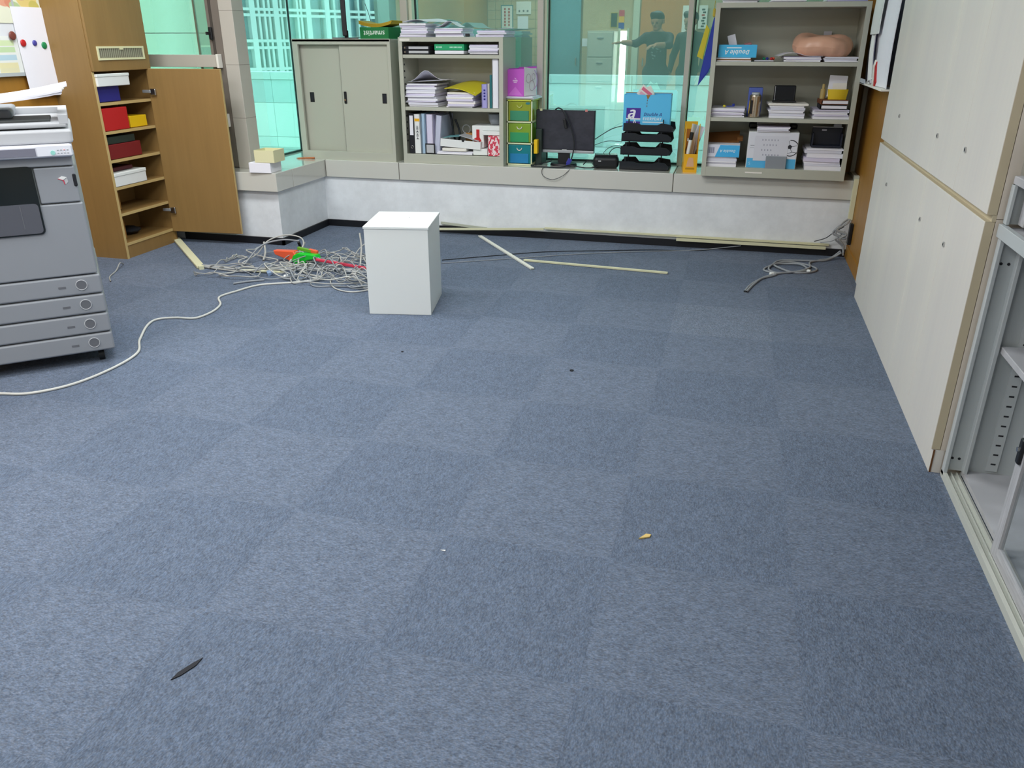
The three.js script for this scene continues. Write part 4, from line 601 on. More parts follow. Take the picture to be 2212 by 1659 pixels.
{
  const tray = (y, x, label, dz = 0) => {
    const t = thing('letter_tray', label, 'tray', [x, y, -5.97 + dz]); const w = 0.35, d = 0.24, bm = mat('#121820', { roughness: 0.35 });
    part(t, 'floor', (() => { const hs = []; for (let k = 0; k < 8; k++) hs.push([[-0.055 + k * 0.02, -0.05], [-0.043 + k * 0.02, -0.05], [-0.058 + k * 0.02, 0.06], [-0.07 + k * 0.02, 0.06]]); const g = poly(rounded(-w / 2, w / 2, -d / 2, d / 2, 0.02), 0.003, 0, hs); g.rotateX(-Math.PI / 2); return g; })(), bm, [0, 0.002, 0]);
    part(t, 'front_wall', (() => poly([[-w / 2, 0], [w / 2 - 0.02, 0], [w / 2 - 0.004, 0.012], [w / 2 - 0.002, 0.03], [w / 2 - 0.03, 0.052], [0.09, 0.058], [0.06, 0.046], [-0.05, 0.046], [-0.08, 0.058], [-w / 2, 0.056]], 0.003))(), bm, [0, 0, d / 2 - 0.003]);
    part(t, 'back_wall', poly([[-w / 2, 0], [w / 2, 0], [w / 2 - 0.01, 0.05], [0.08, 0.062], [0.05, 0.03], [-0.06, 0.03], [-0.09, 0.062], [-w / 2, 0.06]], 0.003), bm, [0, 0, -d / 2]); part(t, 'side_wall', bx(0.003, 0.05, d - 0.02), bm, [-w / 2 + 0.002, 0.025, 0]);
    for (const [px, pz] of [[-0.14, 0.1], [-0.14, -0.1], [0.1, 0.1], [0.1, -0.1]]) part(t, 'riser', bx(0.008, 0.082, 0.008), bm, [px, 0.041, pz]);
    return t;
  };
  tray(L0, -0.605, 'lowest black letter tray of the stack on the sill'); tray(L0 + 0.104, -0.603, 'second lowest black letter tray of the stack'); tray(L0 + 0.195, -0.6, 'second highest black letter tray of the stack'); 
  tray(L0 + 0.262, -0.592, 'topmost black letter tray, holding the blue paper box', -0.012);
  const b = thing('paper_box', 'light blue paper box with purple emblem standing in the letter trays', 'box', [-0.615, 0.781, -5.955]); const w = 0.325, h = 0.238;
  part(b, 'shell', join([bx(w, h, 0.003).translate(0, h / 2, 0.045), bx(w, h + 0.008, 0.003).translate(0, (h + 0.008) / 2, -0.045), bx(0.003, h, 0.09).translate(-w / 2, h / 2, 0), bx(0.003, h, 0.09).translate(w / 2, h / 2, 0), bx(w, 0.003, 0.09).translate(0, 0.002, 0)]), M.skyBlue); part(b, 'cardboard_rim', join([bx(w, 0.004, 0.004).translate(0, h + 0.008, -0.045), bx(0.004, 0.004, 0.09).translate(w / 2, h, 0)]), M.carton);
  printed(b, 'front_print', w - 0.002, h - 0.002, (g, W, H) => {
    g.fillStyle = '#5cc6f6'; g.fillRect(0, 0, W, H); g.translate(0, -H * 0.13); g.fillStyle = '#4a2f9c'; g.fillRect(W * 0.06, H * 0.5, W * 0.31, H * 0.3); g.fillStyle = '#f2f4fa'; g.fillRect(W * 0.06, H * 0.79, W * 0.31, H * 0.04); g.fillStyle = '#4a2f9c'; g.fillRect(W * 0.06, H * 0.88, W * 0.31, H * 0.3);
    g.fillStyle = '#f4f6fc'; g.font = 'italic bold ' + H * 0.44 + 'px sans-serif'; g.textBaseline = 'alphabetic'; g.fillText('a', W * 0.07, H * 0.79); g.font = 'bold ' + H * 0.2 + 'px sans-serif'; g.fillText('A', W * 0.2, H * 0.99);
    g.fillStyle = '#2a3f8c'; g.font = 'italic bold ' + H * 0.125 + 'px sans-serif'; g.fillText('Double A', W * 0.43, H * 0.72); g.fillStyle = '#e6f4ff'; g.font = 'bold ' + H * 0.115 + 'px sans-serif'; g.fillText('EVERYDAY', W * 0.42, H * 0.84); g.fillRect(W * 0.42, H * 0.88, W * 0.46, H * 0.03);
    g.translate(0, H * 0.13); g.fillStyle = '#7a4a38'; for (let k = 0; k < 4; k++) g.fillRect(W * 0.49, H * (0.05 + k * 0.08), W * 0.014, H * 0.05);
  }, [0, h / 2, 0.0468]);
  part(b, 'torn_notch', poly([[-0.012, 0], [0.02, 0], [0.004, -0.03]], 0.002), M.carton, [0, h - 0.001, 0.0458]);
  const c = thing('price_card', 'pink and white card sticking out of the blue paper box', 'card', [-0.655, 1.0, -5.965]); c.rotation.z = -0.62; part(c, 'card', rb(0.1, 0.075, 0.002, 0.0008), M.paperWarm, [0, 0.03, 0]); part(c, 'pink_print', bx(0.08, 0.022, 0.001), mat('#e8708c', { roughness: 0.5 }), [0, 0.045, 0.0016]); part(c, 'pink_print', bx(0.05, 0.02, 0.001), mat('#f0b4c4', { roughness: 0.5 }), [-0.01, 0.014, 0.0016]);
  single('white_sheet_edge', 'cream card leaning behind the pink and white card', 'card', rb(0.07, 0.07, 0.002, 0.0008), M.paperWarm, [-0.62, 1.03, -5.985], [0, 0, 0.5]);
}
{ // amber magazine holder
  const t = thing('magazine_holder', 'amber yellow magazine holder with pens and papers on the sill', 'holder', [-0.295, L0, -5.93], 0.12); const w = 0.09, d = 0.2, hf = 0.125, hb = 0.325;
  part(t, 'front_face', bx(w, hf, 0.003), M.amber, [0, hf / 2, d / 2]); part(t, 'front_picture', poly([[-0.026, 0], [0.026, 0], [0.018, 0.06], [-0.012, 0.062], [-0.02, 0.04]], 0.001), mat('#e0b088', { roughness: 0.5 }), [0, 0.04, d / 2 + 0.0016]); part(t, 'front_band', bx(0.062, 0.012, 0.001), mat('#b8860e', { roughness: 0.5 }), [0, 0.027, d / 2 + 0.002]);
  part(t, 'back_face', bx(w, hb, 0.003), M.amber, [0, hb / 2, -d / 2]); part(t, 'back_label', bx(0.06, 0.02, 0.001), M.paperWarm, [0.01, 0.2, -d / 2 + 0.002]); part(t, 'back_print', bx(0.08, 0.15, 0.001), M.amberDark, [0, 0.2, -d / 2 + 0.0018]);
  for (const s of [-1, 1]) part(t, 'side_wall', (() => { const g = poly([[-d / 2, 0], [d / 2, 0], [d / 2, hf], [-d / 2 + 0.03, hb], [-d / 2, hb]], 0.003); g.rotateY(-Math.PI / 2); return g; })(), s < 0 ? M.amber : M.amber, [s * w / 2, 0, 0], [0, Math.PI, 0]);
  part(t, 'floor', bx(w, 0.003, d), M.amber, [0, 0.002, 0]);
  single('rolled_paper', 'bundle of folded white papers in the amber holder', 'paper', (() => { const g = sheet(0.06, 0.28, (u) => 0.02 * Math.cos(u * 3), 6, 2, 0.004); g.rotateX(Math.PI / 2 - 0.12); return g; })(), M.paper, [-0.29, 0.69, -5.93], [0, 0.4, -0.16]); single('rolled_paper', 'grey folded paper in the amber holder', 'paper', (() => { const g = sheet(0.05, 0.26, (u) => 0.015 * Math.cos(u * 4), 6, 2, 0.004); g.rotateX(Math.PI / 2 - 0.05); return g; })(), M.paperGrey, [-0.272, 0.69, -5.965], [0, -0.2, -0.3]);
  const mk = thing('marker_pen', 'thick white marker with black cap in the amber holder', 'pen', [-0.312, 0.6, -5.85]); mk.rotation.z = -0.13; part(mk, 'barrel', cyl(0.0125, 0.15, 16), M.white, [0, 0.06, 0]); part(mk, 'cap', cyl(0.0135, 0.05, 16), M.black, [0, 0.16, 0]);
}
// ---------- small boxes by the window corner ----------
{
  const b = crate('white_carton', 'small white box on the sill corner under a cream box', 'box', M.paper, -3.262, -3.1, L0, 0.585, -5.19, -5.02); b.rotation.y = 0.08;
  const c = thing('open_box', 'open cream box sitting on a white box at the window corner', 'box', [-3.135, 0.587, -5.1], THREE.MathUtils.degToRad(2)); const w = 0.145, h = 0.082, d = 0.15;
  part(c, 'walls', join([bx(w, h, 0.004).translate(0, h / 2, d / 2), bx(w, h, 0.004).translate(0, h / 2, -d / 2), bx(0.004, h, d).translate(-w / 2, h / 2, 0), bx(0.004, h, d).translate(w / 2, h / 2, 0)]), M.cream); part(c, 'bottom', bx(w, 0.004, d), M.cream, [0, 0.002, 0]);
}

// ---------- tall steel shelf by the wood wall ----------
const zs = -5.735;
{
  const t = thing('steel_bookshelf', 'tall open grey green steel shelf beside the wood wall', 'shelf');
  steelShelf(t, -0.2, 0.72, L0 + 0.001, 1.585, -5.70, -6.1, [0.897, 1.24], 0.062);
  part(t, 'worn_label', span(0.09, 0.2, 0.545, 0.555, -5.6995, -5.6985), M.paperWarm);
}
const upsideDown = (word, fg, bg, sub) => (g, W, H) => { g.fillStyle = bg; g.fillRect(0, 0, W, H); g.translate(W / 2, H / 2); g.rotate(Math.PI); g.fillStyle = fg; g.font = 'italic bold ' + H * 0.5 + 'px sans-serif'; g.textAlign = 'center'; g.textBaseline = 'middle'; g.fillText(word, 0, -H * 0.08); if (sub) g.fillRect(-W * 0.1, H * 0.24, W * 0.4, H * 0.09); };
// top shelf
{
  const y = 1.241;
  stack('paper_stack', 'thin brown edged papers under the small blue box lid', -0.172, 0.05, y, y + 0.022, zs - 0.3, zs, { th: 0.006, mats: [M.paper, M.brown, M.paper] });
  const b = thing('box_lid', 'light blue box lid with upside down white writing on the top shelf', 'box', [-0.043, y + 0.023, zs - 0.13], 0.02); const w = 0.236, h = 0.076, d = 0.22;
  part(b, 'walls', join([bx(w, h, 0.004).translate(0, h / 2, d / 2), bx(w, h, 0.004).translate(0, h / 2, -d / 2), bx(0.004, h, d).translate(-w / 2, h / 2, 0), bx(0.004, h, d).translate(w / 2, h / 2, 0), bx(w, 0.004, d).translate(0, 0.002, 0)]), M.skyBlue);
  printed(b, 'front_print', w - 0.004, h - 0.004, upsideDown('Double A', '#f6fbff', '#48c0f2', true), [0, h / 2, d / 2 + 0.0026]);
  single('paper_card', 'white card sticking up out of the blue box lid', 'card', rb(0.05, 0.12, 0.002, 0.0008), M.paper, [-0.075, y + 0.1, zs - 0.1], [0.1, 0, 0.28]); single('eraser_block', 'pink eraser peeking over the blue box lid', 'eraser', rb(0.045, 0.03, 0.03, 0.006), mat('#c88a8c', { roughness: 0.7 }), [0.02, y + 0.095, zs - 0.15], [0.2, 0.3, 0.1]);
  single('paper_card', 'flat pale card with small coloured beads beside the blue lid', 'card', rb(0.12, 0.006, 0.2, 0.002), M.paperGrey, [0.13, y + 0.004, zs - 0.12]);
  [['red', M.red, 0.175], ['orange', M.orange, 0.188], ['dark blue', M.navy, 0.15], ['green', M.green, 0.13]].forEach(([c, m, x], i) => single('bead', 'small ' + c + ' bead on the pale card of the top shelf', 'bead', new THREE.SphereGeometry(0.009, 12, 8), m, [x, y + 0.0165, zs - 0.05 - 0.02 * i]));
  stack('document_pile', 'curved clear folder of papers on the top shelf under the ring cushion', 0.25, 0.475, y, y + 0.03, zs - 0.3, zs, { th: 0.008, mats: [M.paper, M.paperLilac], sheets: [[0.27, 0.28, (u, v) => 0.003 + 0.02 * Math.sin(Math.min(1, u * 1.6) * 3.1), -0.02, 0, 0, 0.06]] });
  stack('document_pile', 'white papers under the far end of the ring cushion', 0.49, 0.69, y, y + 0.03, zs - 0.3, zs, { th: 0.008, mats: [M.paper, M.paperGrey] });
  const g = new THREE.TorusGeometry(0.122, 0.062, 20, 48), p = g.attributes.position;
  for (let i = 0; i < p.count; i++) { const x = p.getX(i), yy = p.getY(i), z = p.getZ(i), a = Math.atan2(yy, x), s = 1 + 0.03 * Math.sin(a * 14) * (z > 0 ? 0.4 : 1) + 0.02 * Math.sin(a * 5 + 1); p.setXYZ(i, x * s, yy * s * 0.85, z * 0.95 + 0.008 * Math.sin(a * 3)); }
  g.rotateX(-Math.PI / 2 + 0.1); g.rotateZ(-0.05); g.computeVertexNormals();
  single('ring_cushion', 'shiny salmon pink ring cushion lying on papers on the top shelf', 'cushion', g, M.cushion, [0.48, y + 0.095, zs - 0.14]);
  single('paper_card', 'small white card behind the ring cushion', 'card', rb(0.05, 0.06, 0.002, 0.0008), M.paperGrey, [0.52, y + 0.15, zs - 0.32]);
}
// middle shelf
{
  const y = 0.898;
  stack('paper_stack', 'loose paper pile with a yellow clip at the end of the middle shelf', -0.175, 0.045, y, y + 0.055, zs - 0.28, zs, { th: 0.008, jit: 0.02, mats: [M.paper, M.paperGrey, M.paperLilac] });
  single('clip', 'yellow paper clip on the loose pile of the middle shelf', 'clip', rb(0.018, 0.014, 0.022, 0.005), M.yellowFolder, [-0.09, y + 0.066, zs - 0.05]); single('clip', 'dark blue clip on the loose pile of the middle shelf', 'clip', join([rb(0.05, 0.006, 0.014, 0.002), rb(0.014, 0.016, 0.014, 0.003).translate(0.02, 0.008, 0)]), M.navy, [-0.05, y + 0.066, zs - 0.04], [0, 0.4, 0]);
  crate('blue_carton', 'tall blue carton behind the steel cup', 'box', mat('#5468b8', { roughness: 0.5 }), 0.058, 0.148, y, y + 0.18, zs - 0.2, zs - 0.1);
  const th = thing('steel_cup', 'shiny steel vacuum cup with black side strip', 'cup', [0.105, y, zs - 0.045]); part(th, 'body', new THREE.LatheGeometry([[0, 0], [0.034, 0], [0.037, 0.004], [0.037, 0.13], [0.034, 0.138], [0.03, 0.142], [0, 0.142]].map(([a, b]) => new THREE.Vector2(a, b)), 32), mat('#c2b7a6', { roughness: 0.22, metalness: 0.9 })); part(th, 'lid', cyl(0.026, 0.012, 24), M.steelCool, [0, 0.148, 0]); part(th, 'black_strip', rb(0.02, 0.085, 0.006, 0.002), M.black, [-0.022, 0.065, 0.03], [0, -0.6, 0]); part(th, 'strip_edge', bx(0.003, 0.08, 0.006), M.yellow, [-0.034, 0.065, 0.024]);
  stack('paper_stack', 'paper stack carrying a black device on the middle shelf', 0.195, 0.42, y, y + 0.075, zs - 0.29, zs, { th: 0.014, mats: [M.paper, M.paperGrey, M.paper] }); single('document_folder', 'flat cream folder on top of the paper stack', 'folder', rb(0.25, 0.014, 0.24, 0.003), M.paperWarm, [0.31, y + 0.084, zs - 0.13], [0, 0.05, 0]);
  const dv = thing('desk_phone', 'black upright device resting on the cream folder', 'device', [0.287, y + 0.092, zs - 0.1]); dv.rotation.x = -0.2; part(dv, 'body', rb(0.138, 0.105, 0.02, 0.012, 3), M.blackGloss, [0, 0.055, 0]); part(dv, 'foot', rb(0.15, 0.01, 0.06, 0.004), M.black, [0, 0.006, 0.01], [0.2, 0, 0]);
  stack('paper_stack', 'paper stack under two brown notebooks on the middle shelf', 0.47, 0.692, y, y + 0.058, zs - 0.28, zs, { th: 0.009, mats: [M.paper, M.paperGrey, M.paperLilac] });
  for (const [yy, k] of [[0.06, 0], [0.09, 1]]) { const n = thing('notebook', k ? 'brown leather notebook, upper of the two under the yellow box' : 'dark notebook, lower of the two under the yellow box', 'notebook', [0.592, y + yy, zs - 0.11], k * 0.04); const w = 0.165, h = 0.027; part(n, 'cover', join([rb(w, 0.004, 0.2, 0.0015, 1).translate(0, 0.002, 0), rb(w, 0.004, 0.2, 0.0015, 1).translate(0, h - 0.002, 0), rb(0.005, h, 0.2, 0.002, 1).translate(-w / 2, h / 2, 0)]), k ? mat('#7a4426', { roughness: 0.55 }) : M.ink); part(n, 'pages', bx(w - 0.012, h - 0.008, 0.19), M.paper, [0.004, h / 2, 0.002]); }
  const yb = thing('card_box', 'small yellow open box of cards on the brown notebooks', 'box', [0.61, y + 0.118, zs - 0.08]); part(yb, 'walls', (() => { const g = new THREE.CylinderGeometry(0.086, 0.075, 0.062, 4, 1, true); g.rotateY(Math.PI / 4); g.scale(1, 1, 0.6); return g.toNonIndexed(); })(), mat('#e9c82a', { roughness: 0.5, side: THREE.DoubleSide }), [0, 0.031, 0]); part(yb, 'bottom', bx(0.1, 0.003, 0.06), M.yellow, [0, 0.002, 0]);
  single('paper_card', 'tall white card standing in the yellow card box', 'card', rb(0.11, 0.13, 0.002, 0.0008), M.paper, [0.605, y + 0.196, zs - 0.1], [-0.12, 0, -0.04]); single('paper_card', 'shorter cream card standing in the yellow card box', 'card', rb(0.085, 0.09, 0.002, 0.0008), M.paperWarm, [0.618, y + 0.172, zs - 0.07], [-0.1, 0, 0.03]);
  single('glue_stick', 'small olive glue bottle beside the yellow card box', 'bottle', join([cyl(0.016, 0.06, 16), cyl(0.009, 0.03, 12).translate(0, 0.045, 0)]), mat('#b8a268', { roughness: 0.4 }), [0.523, y + 0.149, zs - 0.1]);
}
// lower shelf
{
  const y = 0.574;
  stack('paper_stack', 'ream stack under the blue and white paper pack', -0.176, 0.028, y, y + 0.064, zs - 0.29, zs, { th: 0.014, jit: 0.006, mats: [M.paper, M.paperGrey] });
  const pk = crate('paper_pack', 'blue and white paper pack with barcode, upside down, on the low shelf', 'paper', M.paper, -0.181, 0.04, y + 0.066, y + 0.146, zs - 0.29, zs + 0.004);
  printed(pk, 'front_print', 0.219, 0.078, (g, W, H) => { g.fillStyle = '#e2e4f0'; g.fillRect(0, 0, W, H); g.fillStyle = '#46b8f2'; g.beginPath(); g.moveTo(W * 0.42, 0); g.lineTo(W, 0); g.lineTo(W, H); g.lineTo(W * 0.28, H); g.fill(); g.fillStyle = '#55587a'; for (let k = 0; k < 14; k++) g.fillRect(W * 0.07 + k * 7, H * 0.2, 2 + (k * 5) % 4, H * 0.5); g.save(); g.translate(W * 0.66, H * 0.5); g.rotate(Math.PI); g.fillStyle = '#d8eefa'; g.font = 'italic bold ' + H * 0.3 + 'px sans-serif'; g.textAlign = 'center'; g.textBaseline = 'middle'; g.fillText('Double A', 0, 0); g.restore(); }, [0, 0.04, 0.1475]);
  single('cardboard_flap', 'brown cardboard flap lying behind the paper pack', 'cardboard', join([sheet(0.21, 0.14, (u) => 0.02 * u, 4, 2, 0.004), rb(0.04, 0.03, 0.03, 0.006).translate(0.11, 0.03, 0.04)]), M.brown, [-0.075, y + 0.165, zs - 0.2], [0.45, 0, 0]);
  const bxw = thing('printed_carton', 'white and blue carton with a football print and handwritten note', 'box', [0.249, y, zs - 0.15]); const w = 0.32, h = 0.235, d = 0.28;
  part(bxw, 'body', rb(w, h, d, 0.004), M.boxWhite, [0, h / 2, 0]);
  printed(bxw, 'front_print', w - 0.006, h - 0.006, (g, W, H) => {
    g.fillStyle = '#e4e6ee'; g.fillRect(0, 0, W, H); g.fillStyle = '#56b8ea'; g.fillRect(0, H * 0.73, W, H * 0.27); g.fillStyle = '#9fd4f0'; g.font = 'bold ' + H * 0.12 + 'px sans-serif'; g.fillText('S', W * 0.04, H * 0.92);
    const cx = W * 0.92, cy = H * 0.42, r = H * 0.22; g.lineWidth = 9; g.strokeStyle = '#262830'; g.beginPath(); g.arc(cx - r * 0.35, cy, r, -1.7, 1.9); g.stroke(); g.fillStyle = '#262830';
    const pent = (x, y2, s) => { g.beginPath(); for (let k = 0; k < 5; k++) { const a = k * 1.2566 - 1.57; g.lineTo(x + s * Math.cos(a), y2 + s * Math.sin(a)); } g.fill(); }; pent(cx - r * 0.45, cy - r * 0.15, r * 0.3); pent(cx - r * 0.9, cy + r * 0.75, r * 0.24);
    g.lineWidth = 4; for (const [a, b, c, e] of [[-0.45, -0.4, -0.6, -0.95], [-0.2, -0.2, 0.55, -0.35], [-0.35, 0.1, -0.1, 0.5], [-0.1, 0.5, 0.4, 0.55], [-0.1, 0.5, -0.7, 0.7]]) { g.beginPath(); g.moveTo(cx + a * r, cy + b * r); g.lineTo(cx + c * r, cy + e * r); g.stroke(); }
    g.fillStyle = '#5c5f6c'; g.font = H * 0.06 + 'px sans-serif'; for (let k = 0; k < 5; k++) g.fillRect(W * 0.05 + k * 9, H * 0.36, 5, 8); for (let k = 0; k < 6; k++) g.fillRect(W * 0.05 + k * 8, H * 0.43, 5, 4);
  }, [0, h / 2, d / 2 + 0.0006]);
  printed(bxw, 'handwritten_note', 0.215, 0.16, (g, W, H) => { g.fillStyle = '#dcdde6'; g.fillRect(0, 0, W, H); g.strokeStyle = '#6c6f86'; g.lineWidth = 4; for (let r = 0; r < 4; r++) for (let k = 0; k < 6 - (r % 3); k++) { const x = W * (0.22 + 0.09 * k + 0.05 * (r % 2)), y2 = H * (0.14 + 0.2 * r); g.beginPath(); g.moveTo(x, y2); g.lineTo(x + 16, y2 + 4); g.moveTo(x + 6, y2 - 6); g.lineTo(x + 8, y2 + 22); g.moveTo(x, y2 + 16); g.lineTo(x + 18, y2 + 14); g.stroke(); } }, [-0.01, 0.13, d / 2 + 0.002], [-0.004, 0, 0]);
  stack('paper_stack', 'grey topped paper stack lying on the printed carton', 0.135, 0.345, y + h + 0.001, y + h + 0.034, zs - 0.28, zs + 0.006, { th: 0.009, jit: 0.006 }); single('grey_sheet', 'grey folded sheet standing behind the papers on the printed carton', 'paper', rb(0.21, 0.05, 0.004, 0.0015), M.copierLight, [0.24, y + h + 0.059, zs - 0.18], [-0.3, 0, 0]);
  single('black_pouch', 'black pouch end peeking out behind the printed carton', 'pouch', rb(0.07, 0.04, 0.06, 0.015, 3), M.black, [0.12, y + h + 0.021, zs - 0.25]); single('black_pouch', 'black strap end at the rear corner of the printed carton', 'pouch', rb(0.05, 0.035, 0.06, 0.014, 3), M.black, [0.38, y + h + 0.019, zs - 0.25]);
  const gc = crate('grey_card_case', 'plain grey card box leaning before the printed carton', 'box', mat('#8f959c', { roughness: 0.5 }), 0.214, 0.346, y - 0.001, y + 0.084, zs + 0.004, zs + 0.016);
  stack('paper_stack', 'tall uneven paper stack at the end of the low shelf', 0.46, 0.693, y, y + 0.138, zs - 0.29, zs, { th: 0.02, jit: 0.016, mats: [M.paper, M.paperGrey, M.paper, M.paperLilac] });
  const bd = thing('black_tray', 'black desk organiser tipped back on the tall paper stack', 'organiser', [0.59, y + 0.14, zs - 0.11]); part(bd, 'shell', join([rb(0.19, 0.12, 0.012, 0.004).translate(0, 0.06, -0.03), rb(0.19, 0.012, 0.1, 0.004).translate(0, 0.008, 0.01), rb(0.012, 0.09, 0.08, 0.004).translate(-0.09, 0.045, 0), rb(0.012, 0.09, 0.08, 0.004).translate(0.09, 0.045, 0)]), mat('#1a2030', { roughness: 0.4 })); part(bd, 'top_edge', rb(0.19, 0.008, 0.014, 0.003), M.copierLight, [0, 0.124, -0.03]); part(bd, 'clear_block', rb(0.05, 0.02, 0.014, 0.004), M.copierLight, [0.06, 0.136, -0.03]); part(bd, 'maker_mark', bx(0.03, 0.008, 0.001), M.paperGrey, [-0.02, 0.105, -0.0235]);
}
stack('paper_stack', 'thin papers lying on top of the tall steel shelf', -0.165, 0.06, 1.586, 1.604, -5.98, -5.72, { th: 0.006 }); 
stack('paper_stack', 'spread of documents at the middle of the tall shelf top', 0.12, 0.34, 1.586, 1.607, -5.98, -5.715, { th: 0.007, mats: [M.paperGrey, M.paper] }); stack('paper_stack', 'documents in a blue folder at the wall end of the tall shelf top', 0.46, 0.69, 1.586, 1.606, -5.98, -5.715, { th: 0.007, mats: [M.lilac, M.paper] });
{ // hanging pennants
  const f = thing('pennant_flag', 'dark blue pennant hanging beside the tall steel shelf', 'flag', [-0.216, 1.09, -5.78]);
  part(f, 'cloth', (() => { const g = poly([[-0.058, 0.0], [0.0, 0.085], [0.012, 0.12], [0.02, 0.41], [0.008, 0.41], [-0.05, 0.06]], 0.006, 0.002); const p = g.attributes.position; for (let i = 0; i < p.count; i++) p.setZ(i, p.getZ(i) + 0.014 * Math.sin(p.getX(i) * 90 + p.getY(i) * 9)); g.computeVertexNormals(); return g; })(), M.navy); part(f, 'gold_tip', rb(0.02, 0.05, 0.02, 0.008, 3), M.gold, [0.006, 0.44, 0]);
  single('pennant_flag', 'yellow pennant hanging behind the blue one', 'flag', (() => { const g = poly([[-0.035, 0], [0.0, -0.018], [0.03, 0.16], [0.008, 0.19]], 0.005, 0.002); const p = g.attributes.position; for (let i = 0; i < p.count; i++) p.setZ(i, p.getZ(i) + 0.01 * Math.sin(p.getX(i) * 80)); g.computeVertexNormals(); return g; })(), M.flagYellow, [-0.262, 1.27, -5.83]);
  single('flag_cord', 'thin cord holding the pennants beside the tall shelf', 'cord', tube([[-0.21, 1.6, -5.78], [-0.212, 1.55, -5.78], [-0.212, 1.5, -5.78]], 0.002), M.gold);
}
// ---------- document rack on the wood wall ----------
{
  const t = thing('document_rack', 'pale blue wall rack stuffed with hanging white papers', 'rack', [0.82, 0, 0]);
  const rackBlue = mat('#c2ccd8', { roughness: 0.4 });
  part(t, 'back_plate', span(-0.012, -0.001, 1.13, 1.95, -5.96, -4.83, 0.003), rackBlue); part(t, 'bottom_lip', span(-0.1, -0.012, 1.118, 1.128, -5.96, -4.83, 0.002), M.paperWarm); part(t, 'front_lip', span(-0.1, -0.095, 1.12, 1.15, -5.96, -5.5, 0.001), rackBlue);
  const hang = (lab, z0, z1, y0, y1, x, rx, m, k = 1) => single('hanging_paper', lab, 'paper', (() => { const g = sheet(z1 - z0, y1 - y0, (u, v) => -0.012 * Math.sin(v * 3 * k) + 0.008 * Math.sin(u * 9 * k), 10, 8, 0.003); g.rotateX(Math.PI / 2); g.rotateY(Math.PI / 2); return g; })(), m, [0.82 + x, (y0 + y1) / 2, (z0 + z1) / 2], [rx, 0, 0]);
  hang('blue grey folder at the far end of the wall rack', -5.95, -5.72, 1.14, 1.66, -0.03, 0, mat('#9fb2c8', { roughness: 0.6 }));
  hang('white papers standing at the back of the wall rack', -5.9, -5.5, 1.13, 1.6, -0.045, 0.03, M.paperGrey); hang('white printed papers in the middle of the wall rack', -5.62, -5.3, 1.13, 1.64, -0.058, -0.02, M.paper, 1.3); hang('dark grey folder edge between the papers of the wall rack', -5.56, -5.5, 1.15, 1.5, -0.064, -0.04, M.lilac);
  hang('white papers nearest the cupboards in the wall rack', -5.36, -4.84, 1.13, 1.7, -0.066, 0.0, M.paper, 0.8); hang('narrow white paper strip slanting across the wall rack', -5.5, -5.36, 1.14, 1.5, -0.088, -0.3, M.white); hang('large white sheet folded over the front of the wall rack', -5.5, -5.22, 1.4, 1.72, -0.092, -0.02, M.white, 0.6);
  single('red_booklet', 'thin red booklet in the bottom of the wall rack', 'book', rb(0.012, 0.13, 0.05, 0.003), M.red, [0.735, 1.19, -5.2], [-0.6, 0, 0]); single('cream_booklet', 'cream booklet beside the red one in the wall rack', 'book', rb(0.012, 0.13, 0.06, 0.003), M.paperWarm, [0.735, 1.195, -5.27], [-0.6, 0, 0]);
}
// ---------- wall conduit in the corner ----------
{
  const t = thing('cable_conduit', 'grey and cream cable conduit bending down over the sill corner', 'conduit');
  part(t, 'upper_run', span(0.79, 0.819, 0.545, 1.9, -6.03, -6.0, 0.003), M.trunkingGrey); part(t, 'corner_elbow', span(0.788, 0.819, L0 + 0.001, 0.548, -6.035, -5.995, 0.005), M.trunkingGrey);
  part(t, 'sill_run', span(0.79, 0.819, L0 + 0.001, 0.542, -5.995, -5.765, 0.003), M.trunkingGrey); for (let k = 0; k < 5; k++) part(t, 'elbow_rib', span(0.787, 0.8195, L0 + 0.001, 0.547, -5.79 + k * 0.012, -5.784 + k * 0.012, 0.002), M.trunkingGrey);
  part(t, 'front_run', span(0.788, 0.819, 0.26, 0.53, -5.752, -5.725, 0.003), M.trunking);
}
